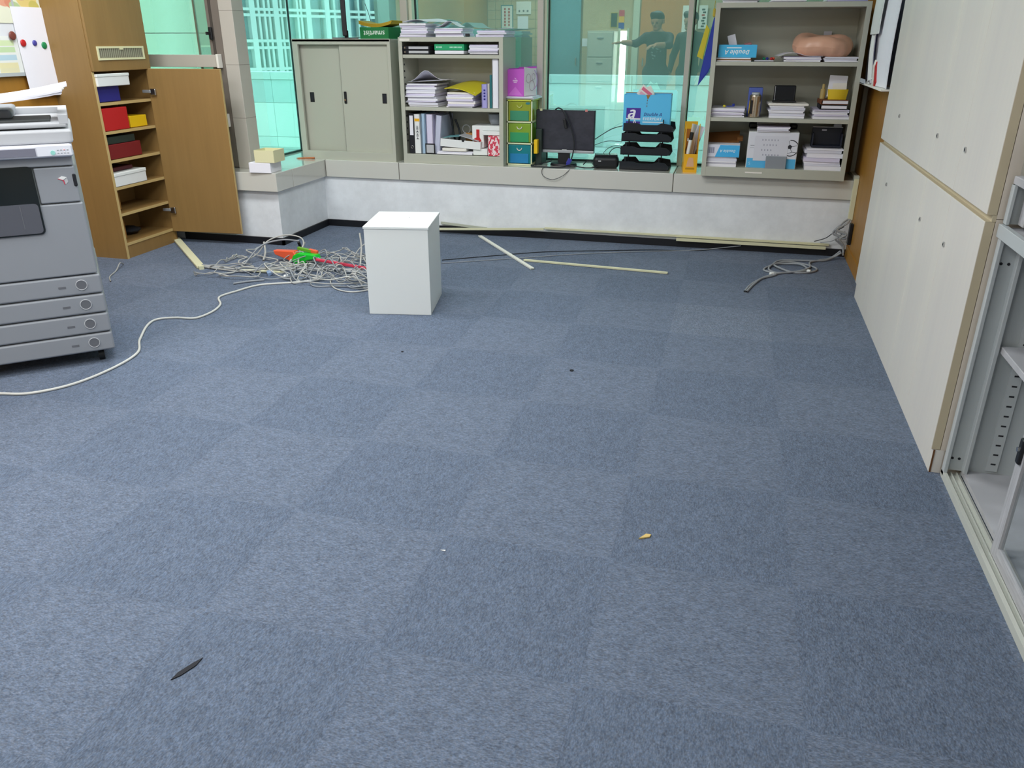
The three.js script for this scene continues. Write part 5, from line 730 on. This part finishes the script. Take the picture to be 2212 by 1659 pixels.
// ---------- cables hanging in the corner and coiled on the floor ----------
{
  const grp = 'cables hanging from the corner conduit', lab = ['mid grey', 'dark grey'];
  for (let k = 0; k < 6; k++) { const s = rr(-0.03, 0.01), r = rr(0.02, 0.06); single('hanging_cable', lab[k % 2] + ' cable hanging out of the corner conduit end', 'cable', tube([[0.803 + s * 0.2, 0.27, -5.735], [0.78 + s, 0.24, -5.7], [0.74 - r * 0.6, 0.2 + s, -5.69], [0.79, 0.17 + s, -5.685], [0.75 + s, 0.14, -5.68], [0.785 + s * 0.3, 0.09, -5.69], [0.79, 0.03 + 0.02 * (k % 2), -5.68 - 0.01 * (k % 3)]], 0.006, 60, 7), k % 2 ? M.cableGrey : M.cable, [0, 0, 0], [0, 0, 0], lab[k % 2] + ' ' + grp); }
  single('socket_box', 'black socket box among the corner cables', 'socket', rb(0.02, 0.14, 0.05, 0.004), M.black, [0.806, 0.185, -5.65]);
  single('corner_cable', 'thin dark cable drooping from the corner bundle to the floor strip', 'cable', tube([[0.77, 0.22, -5.7], [0.71, 0.17, -5.72], [0.67, 0.13, -5.735], [0.6, 0.1, -5.745]], 0.003), M.cableBlack); single('corner_cable', 'second thin dark cable drooping along the white dwarf wall', 'cable', tube([[0.78, 0.19, -5.7], [0.72, 0.12, -5.72], [0.64, 0.095, -5.74]], 0.003), M.cableGrey);
  const F = (pts) => pts.map(([x, z, y = 0.007]) => [x, y, z]);
  const coil = (pts, lab2, r = 0.0065) => single('coiled_cable', lab2, 'cable', tube(F(pts), r, pts.length * 10, 7), M.cableGrey);
  coil([[0.77, -5.68, 0.06], [0.735, -5.69, 0.02], [0.7, -5.66], [0.64, -5.6], [0.57, -5.52], [0.565, -5.42], [0.54, -5.32, 0.014], [0.45, -5.24], [0.34, -5.2], [0.3, -5.27], [0.33, -5.38, 0.014], [0.4, -5.44], [0.5, -5.42, 0.016], [0.545, -5.32], [0.5, -5.25, 0.014], [0.38, -5.2], [0.27, -5.07], [0.2, -4.88], [0.16, -4.715]], 'grey cable coiled on the carpet with its end pointing out');
  coil([[0.775, -5.67, 0.05], [0.73, -5.66, 0.018], [0.67, -5.6], [0.6, -5.57], [0.48, -5.55], [0.38, -5.52], [0.335, -5.42], [0.36, -5.3, 0.016], [0.45, -5.23], [0.56, -5.27], [0.6, -5.36], [0.52, -5.47], [0.41, -5.46, 0.016], [0.3, -5.34], [0.27, -5.24], [0.34, -5.16], [0.25, -5.03], [0.178, -4.85], [0.15, -4.72]], 'second grey cable wound through the coil on the carpet');
  single('cable_clip', 'white clip on the coil near its loose end', 'clip', rb(0.028, 0.018, 0.022, 0.005), M.white, [0.315, 0.012, -5.145], [0, 0.6, 0]); single('cable_clip', 'white clip at the wide side of the coil', 'clip', rb(0.024, 0.018, 0.022, 0.005), M.white, [0.545, 0.013, -5.27], [0, -0.4, 0]);
  single('floor_wire', 'thin dark wire running along the carpet before the dwarf wall', 'cable', tube(F([[-1.825, -4.953, 0.004], [-1.5, -5.17, 0.004], [-1.196, -5.36, 0.004], [-0.8, -5.5, 0.004], [-0.512, -5.6, 0.004], [-0.15, -5.68, 0.004], [0.05, -5.74, 0.03]]), 0.0028), M.cableBlack);
  single('floor_wire', 'second thin dark wire along the carpet before the dwarf wall', 'cable', tube(F([[-1.8, -4.873, 0.004], [-1.35, -5.13, 0.004], [-0.964, -5.355, 0.004], [-0.5, -5.56, 0.004], [-0.2, -5.67, 0.004], [0.12, -5.74, 0.04]]), 0.0028), M.cableGrey);
}
// ---------- trunking strips ----------
{
  const strip = (lab, a, b, w, h, m = M.trunking) => { const p = V(...a), q = V(...b), d = q.clone().sub(p), o = thing('trunking_strip', lab, 'trunking', p.clone().add(q).multiplyScalar(0.5).toArray()); o.rotation.order = 'YZX'; o.rotation.y = Math.atan2(-d.z, d.x); o.rotation.z = Math.asin(d.y / d.length()); const L = d.length();
    part(o, 'cover', rb(L, h, w, 0.003), m); part(o, 'edge_rib', bx(L, h * 0.5, w * 0.16), m, [0, h * 0.35, w * 0.45]); part(o, 'end_face', bx(0.003, h * 0.7, w * 0.7), M.trunkingGrey, [L / 2, 0, 0]); return o; };
  strip('loose cream trunking strip lying slantwise on the carpet', [-1.785, 0.007, -5.69], [-1.18, 0.007, -4.885], 0.028, 0.011, mat('#e6e6da', { roughness: 0.5 })); strip('loose cream trunking strip lying flat on the carpet beside the slanting one', [-1.287, 0.007, -5.086], [-0.324, 0.007, -5.011], 0.026, 0.011);
  strip('long cream trunking strip fixed along the foot of the dwarf wall', [-1.3, 0.08, -5.757], [0.7, 0.08, -5.757], 0.02, 0.014); strip('cream trunking strip leaning away from the dwarf wall by the white box', [-2.2, 0.035, -5.7], [-1.3, 0.078, -5.735], 0.018, 0.016); strip('lower cream trunking strip doubled along the dwarf wall foot', [-0.33, 0.058, -5.742], [0.68, 0.058, -5.742], 0.016, 0.02); strip('broken cream trunking strip behind the leaning one', [-2.12, 0.075, -5.76], [-1.75, 0.05, -5.76], 0.016, 0.018, M.trunkingGrey);
  single('trunking_strip', 'thin cream strip along the skirting below the bookcase door', 'trunking', span(-3.96, -3.46, 0.052, 0.075, -5.077, -5.063), M.trunkingGrey);
}
// ---------- built-in laminate cupboards ----------
{
  const xf = 0.757, z0 = -4.8, z1 = -2.69;
  const t = thing('laminate_cupboard', 'pale wood grain laminate wall cupboards, lower row with kick board', 'cupboard');
  part(t, 'kick_board', muv(span(0.765, 0.8, 0, 0.086, z0, z1)), M.laminate); part(t, 'kick_end', span(0.7655, 0.771, 0, 0.086, z1, z1 + 0.002), M.woodDark); part(t, 'carcass', muv(span(0.787, 1.26, 0.086, 0.872, z0, z1)), M.laminateSide); part(t, 'end_kick', muv(span(0.79, 1.26, 0, 0.084, z1 - 0.1, z1 - 0.001)), M.laminateSide);
  part(t, 'middle_rail', span(0.775, 0.7865, 0.865, 0.885, z0, z1), M.laminateEdge);
  const u = thing('laminate_cupboard', 'pale wood grain laminate wall cupboards, upper row above the gap', 'cupboard');
  part(u, 'carcass', muv(span(0.787, 1.26, 0.874, 2.4, z0, z1)), M.laminateSide); part(u, 'top_filler', muv(span(0.775, 1.26, 2.4, CEIL - 0.001, z0, z1)), M.laminateSide);
  const door = (o, a, b, y0, y1, kz, ky) => { const d = part(o, 'door', muv(span(xf, 0.785, y0, y1, a + 0.0012, b - 0.0012, 0.0015)), M.laminate); part(d, 'door_edge', span(xf + 0.002, 0.785, y0, y1, b - 0.0012, b - 0.0004), M.laminateEdge); part(d, 'door_edge', span(xf + 0.002, 0.785, y1, y1 + 0.0008, a + 0.002, b - 0.002), M.laminateEdge);
    if (kz) { const l = part(d, 'lock', cyl(0.009, 0.006, 16), M.chrome, [xf - 0.002, ky, kz], [0, 0, Math.PI / 2]); part(l, 'key_slot', bx(0.008, 0.002, 0.002), M.ink, [0, 0.003, 0]); } return d; };
  door(t, z0, -4.42, 0.088, 0.864); door(t, -4.42, -3.55, 0.088, 0.864, -4.378, 0.708); door(t, -3.55, -3.13, 0.088, 0.864, -3.522, 0.706); door(t, -3.13, z1, 0.088, 0.864, -3.086, 0.704);
  door(u, z0, -3.54, 0.886, 2.39, -4.37, 1.033); door(u, -3.54, -3.13, 0.886, 2.39, -3.512, 1.03); door(u, -3.13, z1, 0.886, 2.39, -3.073, 1.03);
}
// ---------- steel cabinet with sliding glass doors ----------
{
  const t = thing('glass_door_cabinet', 'low grey steel cabinet with sliding glass doors beside the laminate cupboards', 'cabinet'); const z0 = -2.68, z1 = -0.86, x0 = 0.8, x1 = 1.22, H = 0.835, m = M.steelCool;
  part(t, 'side_panel', span(x0 + 0.06, x1, 0.01, H, z0, z0 + 0.012), m); part(t, 'side_panel', span(x0, x1, 0.01, H, z1 - 0.012, z1), m); part(t, 'front_edge', span(x0, x0 + 0.012, 0.01, H, z0, z0 + 0.03, 0.002), m);
  part(t, 'track_channel', span(x0 + 0.012, x0 + 0.06, 0.03, H, z0, z0 + 0.014), m); part(t, 'inner_flange', span(x0 + 0.056, x0 + 0.07, 0.03, H, z0 + 0.006, z0 + 0.04, 0.003), m);
  for (const y of [0.075, 0.745]) for (const x of [x0 + 0.021, x0 + 0.042]) part(t, 'rivet_hole', cyl(0.0045, 0.002, 14), M.ink, [x, y, z0 + 0.0145], [Math.PI / 2, 0, 0]);
  part(t, 'slot_strip', span(x0 + 0.125, x0 + 0.16, 0.045, H - 0.02, z0 + 0.01, z0 + 0.022), m); for (let k = 0; k < 20; k++) part(t, 'shelf_slot', span(x0 + 0.136, x0 + 0.151, 0.069 + k * 0.0353, 0.0745 + k * 0.0353, z0 + 0.0215, z0 + 0.0226), M.ink);
  part(t, 'back_panel', span(x1 - 0.01, x1, 0.01, H, z0 + 0.012, z1 - 0.012), m); part(t, 'floor_panel', muv(span(x0 + 0.06, x1 - 0.01, 0.015, 0.032, z0 + 0.012, z1 - 0.012)), M.steelWhite); part(t, 'shelf', muv(span(x0 + 0.075, x1 - 0.012, 0.465, 0.487, z0 + 0.024, z1 - 0.02, 0.003)), M.steelWhite);
  part(t, 'bottom_track', join([span(x0, x0 + 0.012, 0, 0.024, z0, z1), span(x0 + 0.012, x0 + 0.06, 0, 0.01, z0, z1), span(x0 + 0.026, x0 + 0.03, 0.01, 0.02, z0 + 0.01, z1), span(x0 + 0.044, x0 + 0.048, 0.01, 0.02, z0 + 0.01, z1)]), mat('#c6c9c0', { roughness: 0.35 }));
  part(t, 'top_panel', muv(span(x0 - 0.004, x1, H, H + 0.018, z0, z1)), M.steelWhite); part(t, 'top_lip', span(x0 - 0.006, x0 + 0.012, H - 0.012, H + 0.028, z0 - 0.004, z1, 0.002), m);
  const sd = (a, b, x, lab) => { const d = part(t, 'sliding_door', join([span(x, x + 0.014, 0.022, H - 0.012, a, a + 0.045), span(x, x + 0.014, 0.022, H - 0.012, b - 0.045, b), span(x, x + 0.014, 0.022, 0.062, a + 0.045, b - 0.045), span(x, x + 0.014, H - 0.05, H - 0.012, a + 0.045, b - 0.045)]), M.steelWhite); const g = new THREE.PlaneGeometry(b - a - 0.09, H - 0.12); part(d, 'glass_pane', g, M.clear, [x + 0.007, H / 2, (a + b) / 2], [0, Math.PI / 2, 0]); return d; };
  const d1 = sd(-2.19, -1.24, 0.83, ''); const hd = part(d1, 'lock_handle', rb(0.012, 0.075, 0.024, 0.006), M.black, [0.826, 0.36, -2.166]); part(hd, 'lock_cylinder', cyl(0.007, 0.006, 14), M.chrome, [-0.008, 0.005, 0], [0, 0, Math.PI / 2]); sd(-1.8, -0.9, 0.85, '');
  // open tier above
  const u = thing('open_steel_tier', 'open grey steel tier above the glass door cabinet', 'shelf', [0, 0, 0]); const Y = H + 0.03;
  part(u, 'end_panel', span(x0 + 0.004, x1, Y, Y + 0.115, z0 + 0.0, z0 + 0.012), m); part(u, 'end_flange', span(x0 + 0.002, x0 + 0.012, Y, Y + 0.115, z0, z0 + 0.03, 0.002), m); part(u, 'end_panel', span(x0 + 0.004, x1, Y, Y + 0.115, z1 - 0.012, z1), m); part(u, 'board', muv(span(x0 + 0.004, x1, Y + 0.116, Y + 0.14, z0, z1, 0.003)), M.steelWhite); part(u, 'back_panel', span(x1 - 0.01, x1, Y, Y + 0.115, z0 + 0.012, z1 - 0.012), m);
  single('paper_roll', 'white paper sheets bulging out of the open steel tier', 'paper', (() => { const g = sheet(0.3, 0.5, (u2, v) => 0.05 * Math.sin(u2 * 3.1), 8, 2, 0.004); return g; })(), M.paper, [0.99, Y + 0.004, -2.28]); single('tape_roll', 'cream roll of tape in the open steel tier', 'tape', new THREE.TorusGeometry(0.024, 0.01, 12, 28), M.cream, [0.87, Y + 0.035, -2.56], [0, 1.2, 0]); crate('grey_carton', 'small pale carton at the end of the open steel tier', 'box', M.steelWhite, 0.835, 0.9, Y + 0.001, Y + 0.1, -2.655, -2.61);
  const cb = thing('clear_box', 'clear plastic box with white label on the open steel tier', 'box', [0.93, Y + 0.142, -2.52]); part(cb, 'walls', rb(0.24, 0.12, 0.28, 0.006), M.clear, [0, 0.061, 0]); part(cb, 'contents', rb(0.2, 0.08, 0.24, 0.004), M.steelWhite, [0, 0.05, 0]); part(cb, 'label', bx(0.001, 0.03, 0.05), mat('#efe2ec', { roughness: 0.6 }), [-0.1215, 0.07, -0.1]);
}
// ---------- crumbs on the carpet ----------
single('black_strip', 'thin black strip of tape lying on the carpet', 'tape', (() => { const g = poly([[-0.043, -0.004], [-0.02, -0.009], [0.02, -0.007], [0.045, 0.004], [0.02, 0.006], [-0.02, 0.005]], 0.002); g.rotateX(-Math.PI / 2); return g; })(), M.ink, [-1.124, 0.001, -1.207], [0, 1.15, 0]);
single('wood_chip', 'small yellow wood chip on the carpet', 'chip', (() => { const g = poly([[-0.022, -0.006], [0.012, -0.005], [0.02, 0.004], [0.008, 0.011]], 0.003, 0.001); g.rotateX(-Math.PI / 2); return g; })(), mat('#d9bc72', { roughness: 0.7 }), [-0.136, 0.001, -2.038], [0, 0.5, 0]);
single('paper_scrap', 'tiny white paper scrap on the carpet', 'scrap', (() => { const g = poly([[-0.008, 0], [0.008, -0.002], [0.006, 0.004]], 0.0015); g.rotateX(-Math.PI / 2); return g; })(), M.white, [-0.698, 0.001, -1.815]);
single('black_button', 'tiny black button on the carpet', 'button', cyl(0.009, 0.004, 14), M.ink, [-0.602, 0.002, -3.266]); single('lint_speck', 'tiny dark speck of lint on the carpet', 'lint', cyl(0.006, 0.003, 8), M.ink, [-1.43, 0.0015, -3.288]);

// ---------- people, seen mirrored in the window panes ----------
// signed distance of tapered bones joined by a smooth minimum, meshed on a grid
function boneMesh(bones, cell, pad, colorOf) {
  const lo = V(1e9, 1e9, 1e9), hi = V(-1e9, -1e9, -1e9);
  for (const b of bones) for (const [p, r] of [[b.a, b.ra], [b.b, b.rb]]) { lo.min(V(p[0] - r, p[1] - r, p[2] - r)); hi.max(V(p[0] + r, p[1] + r, p[2] + r)); }
  lo.subScalar(pad); hi.addScalar(pad);
  const n = [0, 1, 2].map((k) => Math.ceil((hi.getComponent(k) - lo.getComponent(k)) / cell) + 1), F = new Float32Array(n[0] * n[1] * n[2]);
  const dist = (x, y, z) => { let d = 1e3; for (const b of bones) { const ax = b.a[0], ay = b.a[1], az = b.a[2], vx = b.b[0] - ax, vy = b.b[1] - ay, vz = b.b[2] - az, L = vx * vx + vy * vy + vz * vz || 1e-9; let t = ((x - ax) * vx + (y - ay) * vy + (z - az) * vz) / L; t = t < 0 ? 0 : t > 1 ? 1 : t; const fl = b.flat || 1; const dx = x - ax - t * vx, dy = y - ay - t * vy, dz = (z - az - t * vz) * fl; const e = (Math.hypot(dx, dy, dz) - (b.ra + (b.rb - b.ra) * t)) / (fl > 1 ? 1 + (fl - 1) * 0.4 : 1); const k = b.k ?? 0.02, h = Math.max(k - Math.abs(d - e), 0) / k; d = Math.min(d, e) - h * h * k * 0.25; } return d; };
  const id = (i, j, k) => (k * n[1] + j) * n[0] + i;
  for (let k = 0; k < n[2]; k++) for (let j = 0; j < n[1]; j++) for (let i = 0; i < n[0]; i++) F[id(i, j, k)] = dist(lo.x + i * cell, lo.y + j * cell, lo.z + k * cell);
  const vert = new Int32Array(F.length).fill(-1), pos = [], idx = [];   // surface nets
  for (let k = 0; k < n[2] - 1; k++) for (let j = 0; j < n[1] - 1; j++) for (let i = 0; i < n[0] - 1; i++) {
    let c = 0, sx = 0, sy = 0, sz = 0; const v = []; for (let q = 0; q < 8; q++) v.push(F[id(i + (q & 1), j + ((q >> 1) & 1), k + (q >> 2))]);
    for (const [a, b] of [[0, 1], [2, 3], [4, 5], [6, 7], [0, 2], [1, 3], [4, 6], [5, 7], [0, 4], [1, 5], [2, 6], [3, 7]]) if ((v[a] < 0) !== (v[b] < 0)) { const t = v[a] / (v[a] - v[b]); sx += (a & 1) + t * ((b & 1) - (a & 1)); sy += ((a >> 1) & 1) + t * (((b >> 1) & 1) - ((a >> 1) & 1)); sz += (a >> 2) + t * ((b >> 2) - (a >> 2)); c++; }
    if (c) { vert[id(i, j, k)] = pos.length / 3; pos.push(lo.x + (i + sx / c) * cell, lo.y + (j + sy / c) * cell, lo.z + (k + sz / c) * cell); }
  }
  const quad = (a, b, c, d, f) => { if (a < 0 || b < 0 || c < 0 || d < 0) return; f ? idx.push(a, b, c, a, c, d) : idx.push(a, c, b, a, d, c); };
  for (let k = 1; k < n[2] - 1; k++) for (let j = 1; j < n[1] - 1; j++) for (let i = 1; i < n[0] - 1; i++) {
    const s = F[id(i, j, k)] < 0;
    if (s !== F[id(i + 1, j, k)] < 0) quad(vert[id(i, j - 1, k - 1)], vert[id(i, j, k - 1)], vert[id(i, j, k)], vert[id(i, j - 1, k)], s);
    if (s !== F[id(i, j + 1, k)] < 0) quad(vert[id(i - 1, j, k - 1)], vert[id(i - 1, j, k)], vert[id(i, j, k)], vert[id(i, j, k - 1)], s);
    if (s !== F[id(i, j, k + 1)] < 0) quad(vert[id(i - 1, j - 1, k)], vert[id(i, j - 1, k)], vert[id(i, j, k)], vert[id(i - 1, j, k)], s);
  }
  const g = new THREE.BufferGeometry(); g.setAttribute('position', new THREE.Float32BufferAttribute(pos, 3)); g.setIndex(idx); g.computeVertexNormals();
  if (colorOf) { const col = new Float32Array(pos.length); for (let i = 0; i < pos.length; i += 3) { const c = colorOf(pos[i], pos[i + 1], pos[i + 2]); col.set([c.r, c.g, c.b], i); } g.setAttribute('color', new THREE.BufferAttribute(col, 3)); }
  return g;
}
const SKIN = new THREE.Color('#b98a6c'), LIP = new THREE.Color('#97604f'), EYE = new THREE.Color('#2a211d');
// hand bones: wrist w, pointing along d, palm facing n, thumb on side s
function handBones(w, d, n, s, curl) {
  const D = V(...d).normalize(), N = V(...n).normalize(), S = new THREE.Vector3().crossVectors(D, N).normalize().multiplyScalar(s), P = (a, b, c) => V(...w).addScaledVector(D, a).addScaledVector(S, b).addScaledVector(N, c).toArray(), out = [];
  for (const b of [-0.028, -0.01, 0.01, 0.028]) out.push({ a: P(0.01, b * 0.6, 0), b: P(0.085, b, 0), ra: 0.014, rb: 0.012, k: 0.015 });
  [[-0.03, 0.062], [-0.011, 0.075], [0.01, 0.08], [0.03, 0.07]].forEach(([b, L]) => { const c = curl; out.push({ a: P(0.085, b, 0), b: P(0.085 + L * 0.5, b * 1.08, L * 0.5 * c), ra: 0.0092, rb: 0.0085, k: 0.005 }); out.push({ a: P(0.085 + L * 0.5, b * 1.08, L * 0.5 * c), b: P(0.085 + L * (1 - c * 0.2), b * 1.1, L * 1.1 * c), ra: 0.0085, rb: 0.007, k: 0.004 }); });
  out.push({ a: P(0.025, 0.028, 0.004), b: P(0.06, 0.06, 0.012), ra: 0.014, rb: 0.01, k: 0.012 }); out.push({ a: P(0.06, 0.06, 0.012), b: P(0.09, 0.068, 0.02), ra: 0.01, rb: 0.008, k: 0.005 });
  return out;
}
function person(label, o) {
  const t = thing('person', label, 'person', [o.x, 0, o.z], o.turn), J = o.joints, sk = J.sk;
  const trunk = [
    { a: [0.085, 0.94, 0], b: [-0.085, 0.94, 0], ra: 0.105, rb: 0.105, flat: 1.15, k: 0.05 }, { a: [0, 0.95, 0], b: [0, 1.12, -0.005], ra: 0.135, rb: 0.13, flat: 1.25, k: 0.05 }, { a: [0, 1.12, -0.005], b: [0, 1.34, 0], ra: 0.135, rb: 0.15, flat: 1.3, k: 0.05 },
    { a: [0.14, 1.40, 0], b: [-0.14, 1.40, 0], ra: 0.068, rb: 0.068, k: 0.05 }, { a: [0, 1.38, 0], b: [0, 1.5, -0.01], ra: 0.07, rb: 0.054, k: 0.05 },
  ];
  for (const s of [-1, 1]) trunk.push({ a: [s * 0.09, 0.92, 0], b: [s * 0.1, 0.5, -0.01], ra: 0.095, rb: 0.062, k: 0.03 }, { a: [s * 0.1, 0.5, -0.01], b: [s * 0.1, 0.09, 0.015], ra: 0.064, rb: 0.045, k: 0.02 }, { a: [s * 0.1, 0.055, 0.03], b: [s * 0.115, 0.045, -0.13], ra: 0.048, rb: 0.04, k: 0.02 });
  for (const s of ['l', 'r']) { const [sh, el, wr] = J[s]; trunk.push({ a: sh, b: el, ra: 0.062, rb: 0.05, k: 0.035 }, { a: el, b: wr, ra: 0.05, rb: 0.034, k: 0.02 }); }
  const top = new THREE.Color(o.top), trs = new THREE.Color(o.trousers), shoe = new THREE.Color('#1c1c20');
  const sleeve = J.sleeve, skinNear = (x, y, z) => ['l', 'r'].some((s) => { const [, e, w] = J[s], v = V(...w).sub(V(...e)), q = V(x, y, z).sub(V(...e)), u = q.dot(v) / v.lengthSq(); return u > sleeve && q.addScaledVector(v, -u).length() < 0.08; });
  const body = boneMesh(trunk, 0.014, 0.04, (x, y, z) => (y > 1.475 && Math.abs(x) < 0.075 ? SKIN : skinNear(x, y, z) ? SKIN : y < 0.1 ? shoe : y < 0.9 ? trs : top));
  // head with face, built at 5 mm
  const hc = [0, 1.6, -0.02], hb = [{ a: [0, 1.645, 0.0], b: [0, 1.64, 0.015], ra: 0.088, rb: 0.086, k: 0.03 }, { a: [0, 1.6, -0.03], b: [0, 1.545, -0.045], ra: 0.07, rb: 0.05, k: 0.04 }, { a: [0, 1.55, 0.0], b: [0, 1.47, -0.005], ra: 0.052, rb: 0.056, k: 0.03 },
    { a: [0, 1.615, -0.1], b: [0, 1.59, -0.117], ra: 0.01, rb: 0.015, k: 0.015 }, { a: [0.018, 1.562, -0.092], b: [-0.018, 1.562, -0.092], ra: 0.01, rb: 0.01, k: 0.012 }, { a: [0.02, 1.528, -0.082], b: [-0.02, 1.528, -0.082], ra: 0.017, rb: 0.017, k: 0.02 }, { a: [0.04, 1.636, -0.085], b: [-0.04, 1.636, -0.085], ra: 0.013, rb: 0.013, k: 0.015 }];
  for (const s of [-1, 1]) hb.push({ a: [s * 0.087, 1.625, 0.012], b: [s * 0.09, 1.585, 0.004], ra: 0.016, rb: 0.011, k: 0.008 }, { a: [s * 0.033, 1.61, -0.084], b: [s * 0.03, 1.61, -0.085], ra: 0.0135, rb: 0.0135, k: 0.004 });
  const head = boneMesh(hb, 0.005, 0.02, (x, y, z) => (Math.abs(y - 1.563) < 0.008 && Math.abs(x) < 0.022 && z < -0.08 ? LIP : Math.abs(y - 1.611) < 0.008 && Math.abs(Math.abs(x) - 0.032) < 0.012 && z < -0.09 ? EYE : SKIN));
  const bend = (g, p) => { g.translate(0, -1.48, 0); g.rotateX(p[0]); g.rotateY(p[1]); g.rotateZ(p[2]); g.translate(0, 1.48, 0); return g; };
  bend(head, o.nod);
  const hands = ['l', 'r'].map((s) => boneMesh(handBones(...J[s].slice(2)), 0.0045, 0.015, () => SKIN));
  const clean = (g) => { const c = new THREE.BufferGeometry(), n = g.toNonIndexed(); for (const k of ['position', 'normal', 'color']) c.setAttribute(k, n.attributes[k]); return c; };
  part(t, 'body', mergeGeometries([body, head, ...hands].map(clean)), new THREE.MeshStandardMaterial({ vertexColors: true, roughness: 0.75 }));
  const hair = boneMesh([{ a: [0, 1.66, 0.005], b: [0, 1.655, 0.03], ra: 0.092, rb: 0.09, k: 0.02 }, { a: [0.05, 1.705, -0.05], b: [-0.04, 1.71, -0.055], ra: 0.04, rb: 0.042, k: 0.03 }, { a: [0, 1.6, 0.06], b: [0, 1.64, 0.05], ra: 0.045, rb: 0.05, k: 0.03 }], 0.006, 0.02); bend(hair, o.nod); part(t, 'hair', hair, mat('#17171a', { roughness: 0.6 }));
  if (o.print) part(t, 'shirt_print', (() => { const gs = []; for (let k = 0; k < 12; k++) gs.push(bx(rr(0.01, 0.03), rr(0.008, 0.02), 0.003).rotateZ(rr(-0.4, 0.4)).translate(rr(-0.07, 0.07), 1.16 + rr(-0.05, 0.12), -0.122)); return join(gs); })(), mat('#9aa0a0', { roughness: 0.8 }));
  return t;
}
// facing the windows; his own right is towards the cupboards
person('man in a dark printed sweatshirt stretching both arms to one side', {
  x: -1.215, z: 0.1, turn: 0, top: '#23282e', trousers: '#2c3036', nod: [-0.22, 0.3, 0.03], print: true,
  joints: { sleeve: 0.42, l: [[-0.17, 1.4, 0], [-0.29, 1.32, -0.08], [-0.46, 1.335, -0.2], [-0.9, -0.02, -0.4], [0, -1, 0], 1, 0.15], r: [[0.17, 1.4, 0], [0.19, 1.3, -0.2], [0.02, 1.3, -0.36], [-0.8, -0.12, -0.6], [0, -1, 0], -1, 0.5] },
});
person('person in a plain dark jacket standing beside the man in the printed sweatshirt', {
  x: -0.765, z: 0.3, turn: 0.5, top: '#20282a', trousers: '#252a2c', nod: [-0.1, 0.2, 0],
  joints: { sleeve: 0.97, l: [[-0.17, 1.4, 0], [-0.26, 1.14, -0.02], [-0.24, 0.92, -0.12], [0.05, -1, -0.25], [0.4, 0, -0.9], 1, 0.35], r: [[0.17, 1.4, 0], [0.25, 1.14, 0.0], [0.26, 0.92, -0.1], [0, -1, -0.2], [-0.4, 0, -0.9], -1, 0.35] },
});
renderer.render(scene, camera);
